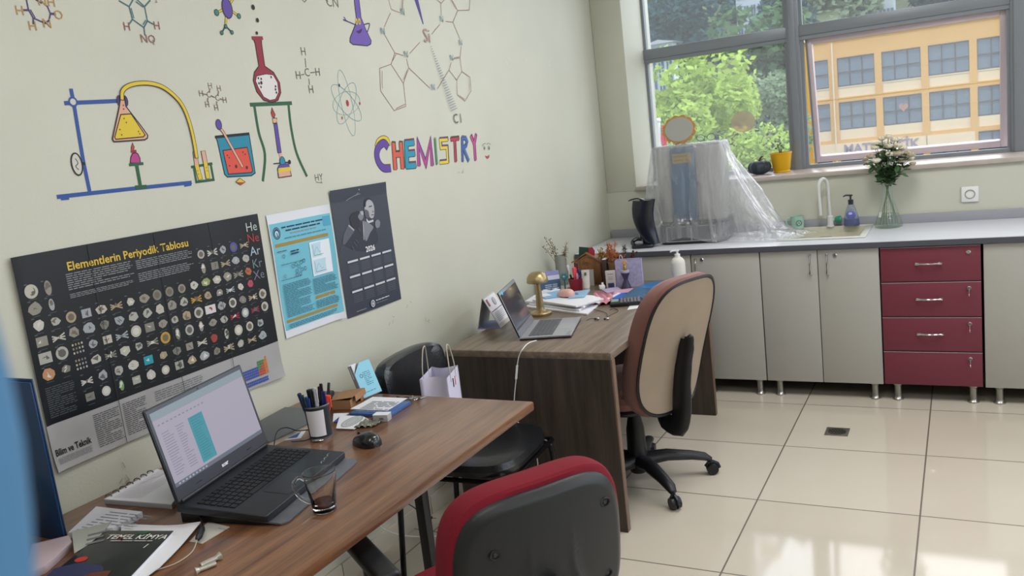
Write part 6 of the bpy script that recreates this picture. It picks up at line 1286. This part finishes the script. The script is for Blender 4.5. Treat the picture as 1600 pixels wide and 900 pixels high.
# white pump bottle
pb_ = thing('pump_bottle', 'white pump dispenser bottle at the back edge of the dark desk', 'bottle', (.757, 4.2, Z2)); w = MB(); w.lathe([(0, 0), (.034, 0), (.037, .004), (.037, .10), (.034, .115), (.024, .128), (.013, .134), (0, .134)], mat('bottle_white', '#d5d2c8', .35), seg=32); w.build('body', pb_)
w = MB(); w.lathe([(0, .134), (.0145, .134), (.0145, .149), (.006, .15), (.0055, .163), (.011, .164), (.011, .17), (0, .171)], M_white, seg=20); w.tube([(0, 0, .167), (-.02, -.012, .168), (-.032, -.018, .163)], [.0055, .0045, .0035], M_white, 8); w.build('pump', pb_)
f = Flat(Matrix.Rotation(R(-5), 4, 'Z') @ frame((-.016, -.0345, 0), (1, .3, 0), (0, 0, 1))); f.lines(-.008, .04, .004, .1, 7, C('#a9a7a2'), .3); f.build('label_print', pb_, recalc=False)

# ================================================================ THINGS ON THE COUNTER
ZC = CT
# black kit bag / blender-like thing at the left
bk_ = thing('plastic_bag', 'tall dark navy plastic bag standing at the left end of the counter', 'bag', (.405, 4.72, ZC), R(10))
w = MB(); M_bl = mat('black_sheet_plastic', '#141a26', .25, bump=.8, bscale=14, coat=.3)
w.grid(lambda u, v: Vector(((.05+.016*v+.006*sin(u*2*pi*3+v*4))*cos(2*pi*u)-.04*sin(v*2.6)*1.0+.04, (.03+.014*v)*sin(2*pi*u), .02+.26*v)), 30, 16, M_bl, closeu=True); w.lathe([(.05, 0), (0, .004)], M_bl, c=(.0, 0, .278)); w.build('body', bk_)
w = MB(); w.tube(smooth([(.055, -.03, .012), (.01, -.045, .012), (-.05, -.04, .014), (-.07, -.01, .022), (-.05, .03, .02), (.02, .03, .014)], 4), [.013]*21, M_bl, 10, flat=.9) if False else None
w = MB(); w.box((-.01, -.01, .012), (.13, .085, .022), M_bl, bev=.01, seg=3); w.tube(smooth([(-.06, -.03, .018), (-.075, 0, .035), (-.05, .02, .05), (-.01, .02, .045)], 4), .012, M_bl, 8); w.build('foot', bk_)
w = MB(); w.tube(smooth([(.02, 0, .275), (-.02, 0, .292), (-.06, -.01, .288), (-.075, -.01, .282)], 4), [.014, .013, .012, .011, .01, .009, .009, .009, .009, .008, .007, .006, .005], M_bl, 8, flat=.5); w.build('handle', bk_)
# bench instrument under a clear sheet
ma = thing('bench_instrument', 'grey bench instrument with blue front under clear plastic on the counter', 'instrument', (.66, 4.93, ZC), R(4))
M_g1 = mat('instrument_grey', '#a19f9c', .45); M_g2 = mat('instrument_dark', '#55585c', .5); M_bp = mat('instrument_blue', '#3a5f80', .4)
w = MB(); w.prism([(-.2, -.11), (-.15, -.165), (.15, -.165), (.2, -.1), (.2, .13), (-.2, .13)], .012, .115, M_g2, bev=.006); ba_ = w.build('base', ma)
w = MB(); w.prism([(-.205, -.112), (-.152, -.17), (.152, -.17), (.205, -.102), (.205, .135), (-.205, .135)], .115, .128, M_dark, bev=.003); w.prism([(-.19, -.1), (-.145, -.15), (.145, -.15), (.19, -.095), (.19, .12), (-.19, .12)], 0, .012, M_dark); w.build('tray', ma)
f = Flat(frame((0, -.1655, 0), (1, 0, 0), (0, 0, 1)))
for a, b in ((-.14, .0), (.005, .14)): f.stroke([(a, .02), (b, .02), (b, .105), (a, .105)], .0022, C('#c9c9c6'), closed=True)
f.build('panel_outline', ba_, recalc=False)
w = MB(); w.bb((-.185, -.1, .128), (-.085, .125, .56), M_g1, bev=.004); w.bb((-.085, -.06, .128), (.04, .125, .56), M_g2); w.bb((.04, -.1, .128), (.19, .125, .56), M_g1, bev=.004); w.bb((-.19, -.104, .56), (.192, .13, .568), M_g1, bev=.002); w.build('housing', ma)
w = MB(); w.bb((-.1, -.118, .13), (.04, -.1, .556), M_bp, bev=.004); bp_ = w.build('front_panel', ma, label='blue front panel'); f = Flat(frame((0, -.1185, 0), (1, 0, 0), (0, 0, 1))); f.rect(-.085, .47, .025, .525, C('#a58a4a')); f.lines(-.08, .475, .02, .52, 2, C('#7f7048'), .4); f.build('name_plate', bp_, recalc=False)
w = MB(); w.bb((.043, -.112, .30), (.058, -.098, .35), M_g2); w.build('latch', ma)
# the clear sheet: flat on top, draped, trailing to the right
M_film = sheer('clear_film', '#fbfcfd', .8, white=.24, gl=.07, rough=.2, wrinkle=.7)
random.seed(3)
def film(u, v):
    a = 2*pi*u; ca_, sa_ = cos(a), sin(a); hw, hd, top = .195, .135, .573
    k = 1/max(abs(ca_)/hw, abs(sa_)/hd)
    ex, ey = ca_*k, sa_*k
    if v < .22:
        t = v/.22; return Vector((ex*t, ey*t, top+.001+.003*sin(9*a)*t*(1-t)))
    t = (v-.22)/.78; right = max(0, ca_)**1.5; left = max(0, -ca_)
    fl = .03+.055*left+.45*right*(.55+.45*max(0, -sa_+.3)) if ca_ > 0 else .03+.05*left
    fold = .022*sin(a*9+1.3)+.014*sin(a*17+t*3)+.008*sin(a*31)
    prof = t**1.15 if ca_ > 0 else sin(min(1, t*1.3)*pi*.5)*.8+.2*t
    d = fl*prof+fold*min(1, t*2.2)*(.5+right*.9)
    hem = .012+.03*max(0, sin(a*3+.5))*(1-right)
    z = top-(top-hem)*(t if ca_ <= 0 else min(1, t*1.12)**.92)
    if ca_ > .2 and t > .82: z += .03*sin((t-.82)/.18*pi)*abs(sin(a*5)); d += (t-.82)*.6*right
    n = Vector((ca_, sa_*.8, 0)); x = ex+n.x*(d+.006); y = ey+n.y*(d*.55+.006)
    y = min(y, .245); y = max(y, -.30)
    if z < .135: # rest outside the tray
        bxx = .225; byy = .185; sc_ = max(abs(x)/bxx, abs(y)/byy)
        if sc_ < 1: x /= sc_; y /= sc_
    return Vector((x, y, max(.004, z)))
w = MB(); w.grid(film, 150, 46, M_film, closeu=True); o = w.build('plastic_sheet', recalc=False); o.location = (.66, 4.93, ZC); o.rotation_euler = (0, 0, R(4)); tag(o, 'clear plastic sheet draped over the bench instrument and trailing right', 'plastic sheet')
# round mirror with scalloped orange rim, on top
q = Vector((.60, 4.93, ZC+.577)); mr_ = thing('round_mirror', 'round mirror with scalloped orange rim on top of the covered instrument', 'mirror', q, R(-4)); Mm = Matrix.Translation((0, 0, .083)) @ Matrix.Rotation(R(80), 4, 'X')
w = MB(Mm); n = 240; w.prism([((.092+.011*abs(sin(k*pi*12/n)))*cos(2*pi*k/n), (.076+.011*abs(sin(k*pi*12/n)))*sin(2*pi*k/n)) for k in range(n)], -.008, .004, C('#b98843', .5), bev=.002); w.build('rim', mr_)
w = MB(Mm); w.lathe([(0, .0065), (.0855, .0065), (.087, .004)], mat('mirror_face', '#a9a8a2', .4), seg=48, sy=.83); w.build('face', mr_)
w = MB(); w.box((0, .02, .004), (.06, .05, .007), C('#b98843', .5)); w.build('foot', mr_)
o = thing('eyeglasses', 'dark-rimmed eyeglasses lying right of the round mirror', 'glasses', (.755, 4.93, ZC+.578), R(-10)); w = MB()
for s in (-1, 1): w.tube([(s*.033+.026*cos(k*.52), .02*0, .021+.019*sin(k*.52)) for k in range(12)], .0016, M_black, 6, closed=True)
w.tube([(-.007, 0, .025), (0, 0, .028), (.007, 0, .025)], .0016, M_black, 6); w.build('frame', o)
for s in (-1, 1): w = MB(); w.tube(smooth([(s*.059, 0, .028), (s*.06, .07, .022), (s*.058, .11, .002)], 4), .0016, M_black, 6); w.build('temple', o)
for s in (-1, 1): w = MB(Matrix.Translation((s*.033, 0, .021)) @ Matrix.Rotation(R(90), 4, 'X')); w.lathe([(0, 0), (.025, 0)], M_glass, seg=24, sy=.75); w.build('lens', o)
# sink, tap
si = thing('sink', 'cream rectangular inset sink in the worktop', 'sink', (1.383, 4.955, ZC)); M_snk = mat('sink_cream', '#c6c3ae', .25); M_snk2 = mat('sink_white', '#d5d6d0', .22)
w = MB(); X0, X1, Y0, Y1 = -.225, .23, -.235, .235
for a, b in (((X0, Y0), (X1, Y0+.028)), ((X0, Y1-.035), (X1, Y1)), ((X0, Y0+.028), (X0+.028, Y1-.035)), ((X1-.03, Y0+.028), (X1, Y1-.035))): w.bb((*a, 0.001), (*b, .009), M_snk2, bev=.002)
w.build('rim', si)
w = MB(); xa, xb, ya, yb = X0+.026, X1-.028, Y0+.03, Y1-.037; dz = -.024
w.bb((xa-.004, ya, dz), (xa, yb, .006), M_snk); w.bb((xb, ya, dz), (xb+.004, yb, .006), M_snk); w.bb((xa, ya-.0, dz), (xb, ya+.004, .006), M_snk); w.bb((xa, yb-.004, dz), (xb, yb, .006), M_snk); w.bb((xa, ya, dz-.004), (xb, yb, dz), M_snk); w.lathe([(0, dz+.001), (.03, dz+.001), (.033, dz+.003)], M_chrome); w.build('basin', si)
tp = thing('tap', 'white swan-neck tap with green knob behind the sink', 'tap', (1.385, 5.155, ZC+.009)); M_tp = mat('tap_white', '#cfd0ce', .2, coat=.4)
w = MB(); w.lathe([(0, 0), (.022, 0), (.022, .006), (.018, .01), (.018, .06), (.013, .066), (0, .066)], M_tp, seg=22); w.build('body', tp)
w = MB(); w.tube(smooth([(0, 0, .06), (-.002, -.002, .15), (-.004, -.004, .235), (-.012, -.012, .27), (-.026, -.03, .282), (-.04, -.045, .27), (-.048, -.054, .235), (-.046, -.054, .15), (-.044, -.053, .075)], 5), .0095, M_tp, 14); w.build('spout', tp)
w = MB(); w.cyl((.016, 0, .04), (.028, -.003, .04), .008, M_tp, seg=12); w.tube([(.026, -.003, .04), (.032, -.004, .04), (.056, -.006, .042), (.062, -.006, .042)], [.012, .017, .02, .016], C('#2f8a6c', .25), 12); w.build('knob', tp, label='green knob')
# mint mug
q = (1.205, 5.135, ZC+.009); mu = thing('mint_mug', 'mint green mug with round dark emblem left of the tap', 'mug', (q[0], q[1], ZC+.009), 0); M_mi = mat('mint_ceramic', '#a3c6b4', .25)
w = MB(); w.lathe([(0, 0), (.032, 0), (.035, .004), (.038, .072), (.0395, .075), (.0365, .075), (.033, .008), (0, .008)], M_mi, seg=32); w.build('body', mu); w = MB(); w.tube(smooth([(-.036, 0, .06), (-.058, 0, .06), (-.062, 0, .035), (-.05, 0, .018), (-.034, 0, .016)], 5), .005, M_mi, 10); w.build('handle', mu)
f = Flat(Matrix.Rotation(R(22), 4, 'Z') @ frame((0, -.0375, .037), (1, 0, 0), (0, -.05, 1))); f.ell(0, 0, .018, .018, C('#24594a')); f.ring(0, 0, .0145, .0145, .0012, C('#c8dcd0')); f.ell(0, .0, .009, .010, C('#c8dcd0')); f.ell(0, .001, .0045, .006, C('#24594a')); f.stroke([(-.006, -.006), (0, -.003), (.006, -.006)], .0015, C('#24594a')); f.build('emblem', mu, label='round dark green emblem')
# soap dispenser
so = thing('soap_dispenser', 'clear hand-soap pump bottle with violet-blue soap, right of the tap', 'bottle', (1.502, 5.135, ZC+.009)); so.scale = (1.2, 1.1, 1.2)
w = MB(); w.lathe([(0, .002), (.034, .002), (.036, .01), (.034, .04), (.024, .075), (.016, .098), (.013, .104), (0, .104)], sheer('soap_clear', '#e6ecf6', .85, white=.12, gl=.06), seg=28, sy=.7); w.build('body', so)
w = MB(); w.lathe([(0, .003), (.032, .003), (.034, .01), (.0325, .036), (0, .036)], mat('soap_blue', '#4f5aa0', .2, trans=.3), seg=26, sy=.7); w.build('liquid', so)
w = MB(); w.ball((0, -.018, .055), (.022, .004, .022), mat('soap_label', '#5f68b4', .3)); w.ball((-.002, -.0215, .062), (.009, .002, .006), C('#c9b8d8')); w.build('label_art', so)
w = MB(); w.lathe([(0, .104), (.012, .104), (.012, .126), (.0045, .127), (.0045, .143), (.01, .144), (.01, .15), (0, .151)], C('#26303a', .3), seg=16); w.tube([(0, 0, .147), (-.02, -.008, .149), (-.032, -.012, .144)], [.0045, .004, .003], C('#26303a', .3), 8); w.build('pump', so)
# flask with flowers
fk = thing('erlenmeyer_flask', 'conical glass flask used as a flower vase on the worktop', 'flask', (1.70, 5.07, ZC)); M_fl = sheer('flask_glass', '#f6faf8', .9, white=.05, gl=.03, rough=.03)
w = MB(); w.lathe([(0, .001), (.06, .001), (.071, .006), (.073, .014), (.07, .03), (.03, .155), (.026, .17), (.025, .235), (.03, .242)], M_fl, seg=44); w.build('body', fk)
w = MB(); w.lathe([(.025, .238), (.0305, .238), (.031, .243), (.026, .245)], sheer('rim_glass', '#dfe8e4', .7, white=.25, gl=.15), seg=36); w.build('lip', fk)
w = MB(); w.lathe([(0, .003), (.058, .003), (.0695, .009), (.0705, .016), (.067, .03), (.0515, .078), (0, .078)], sheer('water', '#eef4ea', .9, white=.05, gl=.02), seg=36); w.build('water', fk)
f = Flat(Matrix.Rotation(R(-40), 4, 'Z') @ frame((0, -.0665, .045), (1, 0, 0), (0, .038, .12))); f.w = .002; f.rect(-.010, .02, .010, .05, C('#c9ccc8')); f.build('white_label', fk); f = Flat(Matrix.Rotation(R(10), 4, 'Z') @ frame((0, -.0665, .045), (1, 0, 0), (0, .038, .12))); f.w = .002
for k in range(3): f.stroke([(-.006, .012+k*.02), (.008, .012+k*.02)], .002, C('#c9ccc8'))
f.build('graduation_marks', fk, recalc=False)
fb_ = thing('flower_bouquet', 'bunch of wilting white chrysanthemums standing in the conical flask', 'flowers', (1.70, 5.07, ZC+.01)); random.seed(17)
M_stem = C('#5f7048', .7); M_lf = leafmat('flower_leaf', '#4f6b4a', .35, .3); M_pet = mat('petal_cream', '#dcd6c2', .8); M_pet2 = mat('petal_wilted', '#b5a88e', .8)
def leaf(w, p, d, ln, wd):
    d = d.normalized(); s_ = d.cross(Vector((random.gauss(0, .3), random.gauss(0, .3), 1))).normalized(); n_ = s_.cross(d); t = bmesh.new(); q = [p, p+d*ln*.3+s_*wd*.5+n_*.003, p+d*ln*.65+s_*wd*.45, p+d*ln, p+d*ln*.65-s_*wd*.45, p+d*ln*.3-s_*wd*.5+n_*.003]
    t.faces.new([t.verts.new(x) for x in q]); w.merge(t, M_lf)
tips = [(1378, 213), (1388, 209), (1398, 214), (1404, 213), (1368, 221), (1367, 227), (1382, 221), (1389, 224), (1396, 225), (1406, 223), (1411, 228), (1379, 234), (1390, 237), (1352, 245), (1360, 240), (1369, 247), (1419, 235), (1424, 238), (1412, 240), (1402, 236), (1426, 252), (1374, 256), (1356, 250), (1408, 247), (1422, 244)]
for k, (px, py) in enumerate(tips):
    q = aty(px, py+4, 5.07+random.uniform(-.05, .05))-Vector(fb_.location); a = random.uniform(0, 6)
    b0 = Vector((.045*cos(k*2.3), .045*sin(k*2.3)*.8, .006)); mid = Vector((.006*cos(a), .006*sin(a), .215)); pts = smooth([tuple(b0), tuple((b0+mid)/2+Vector((0, 0, .01))), tuple(mid), tuple(mid.lerp(q, .5)+Vector((0, 0, .012))), tuple(q)], 4)
    w = MB(); w.tube(pts if k < 5 else pts[len(pts)//2:], .0024 if k < 5 else .0018, M_stem, 6)
    for j in range(8): t = random.uniform(.58, .95); p = Vector(pts[int(t*(len(pts)-1))]); leaf(w, p, Vector((random.gauss(0, 1), random.gauss(0, 1), random.gauss(.1, .5))), random.uniform(.04, .065), random.uniform(.02, .034))
    sm = w.build('stem', fb_, recalc=False)
    w = MB(); r_ = random.uniform(.021, .027) if k not in (13, 20, 22) else .019; m = M_pet if k < 11 or k % 3 == 0 else M_pet2
    w.ball(q, (r_*.9, r_*.9, r_*.5), m, seg=10)
    for j in range(30): a = j*2.4; el = random.uniform(-.1, .9); d = Vector((cos(a)*cos(el), sin(a)*cos(el), sin(el)*.7)); w.tube([q, q+d*r_*.7, q+d*r_], [.003, .0038, .0016], m, 4)
    w.build('flower', fb_)
# socket
so2 = thing('wall_socket', 'square grey-white power socket on the wall right of the flowers', 'socket', (2.10, YB, .984)); w = MB(); w.box((0, -.006, 0), (.083, .012, .083), M_white, bev=.003); w.build('plate', so2)
w = MB(Matrix.Translation((0, -.012, 0)) @ Matrix.Rotation(R(90), 4, 'X')); w.lathe([(.026, .0), (.024, .0035), (.0205, .0035), (.020, -.005), (0, -.005)], mat('socket_well', '#9b9894', .4), seg=28)
for s in (-1, 1): w.lathe([(0, -.0035), (.003, -.0035), (.003, -.005)], M_blk, c=(s*.0095, 0, 0), seg=8)
w.lathe([(0, -.003), (.003, -.003), (.003, -.005)], M_chrome, c=(0, .010, 0), seg=8); w.build('socket_well', so2)

# ================================================================ THINGS ON THE SILL
ZS = 1.168
q = atz(1182, 266, ZS); pk = thing('pumpkin', 'small dark grey ornamental pumpkin on the window sill', 'pumpkin', (.952, 5.40, ZS)); M_pk2 = mat('pumpkin_dark', '#2b3640', .5, var=.4, vscale=20)
w = MB(); w.grid(lambda u, v: Vector(((.072*sin(v*pi)**.8*(1-.11*abs(cos(u*2*pi*5))**.6))*cos(2*pi*u), (.066*sin(v*pi)**.8*(1-.11*abs(cos(u*2*pi*5))**.6))*sin(2*pi*u), .044-.044*cos(v*pi)*(1-.12*(v > .8)*(v-.8)*5))), 80, 18, M_pk2, closeu=True); w.build('body', pk)
w = MB(); w.tube(smooth([(0, 0, .075), (.003, 0, .09), (.016, .0, .108), (.026, 0, .106)], 4), [.008]*4+[.006]*4+[.004]*5, C('#3f3a34', .8), 8); w.tube([(0, 0, .085), (-.02, 0, .1), (-.035, 0, .088)], [.003, .002, .0015], C('#8a6a50'), 6); w.tube([(0, 0, .085), (.03, -.01, .098), (.045, -.01, .08)], [.004, .003, .002], C('#8a6a50'), 6); w.build('stem', pk)
q = atz(1221, 266, ZS); yp = thing('flowerpot', 'yellow plastic flowerpot on the window sill', 'flowerpot', (1.075, 5.45, ZS)); M_yp = mat('pot_yellow', '#d6a514', .4, spec=.4)
w = MB(); w.lathe([(0, .004), (.046, .004), (.048, .006), (.048, .012), (.052, .02), (.064, .112), (.067, .114), (.067, .122), (.063, .122), (.06, .1), (0, .1)], M_yp, seg=36); w.lathe([(0, 0), (.05, 0), (.052, .004), (.05, .01), (.047, .01)], M_yp, seg=36); w.build('pot', yp); w = MB(); w.lathe([(0, .106), (.06, .104)], mat('soil', '#3f3226', .95), seg=24); w.build('soil', yp)
w = MB()
for k in range(6):
    a = k*1.05; t_ = Vector((.022*cos(a)-.005, .02*sin(a), .15+.01*(k % 3))); w.tube([(0, 0, .1), tuple(t_*.55+Vector((0, 0, .06))), tuple(t_)], [.002, .0015, .001], C('#4f5a40'), 5)
    for j in range(3): w.ball(t_+Vector((random.uniform(-.006, .006), random.uniform(-.006, .006), random.uniform(-.004, .01))), (.005, .004, .004), C('#5c6648'), seg=6)
w.build('withered_plant', yp)
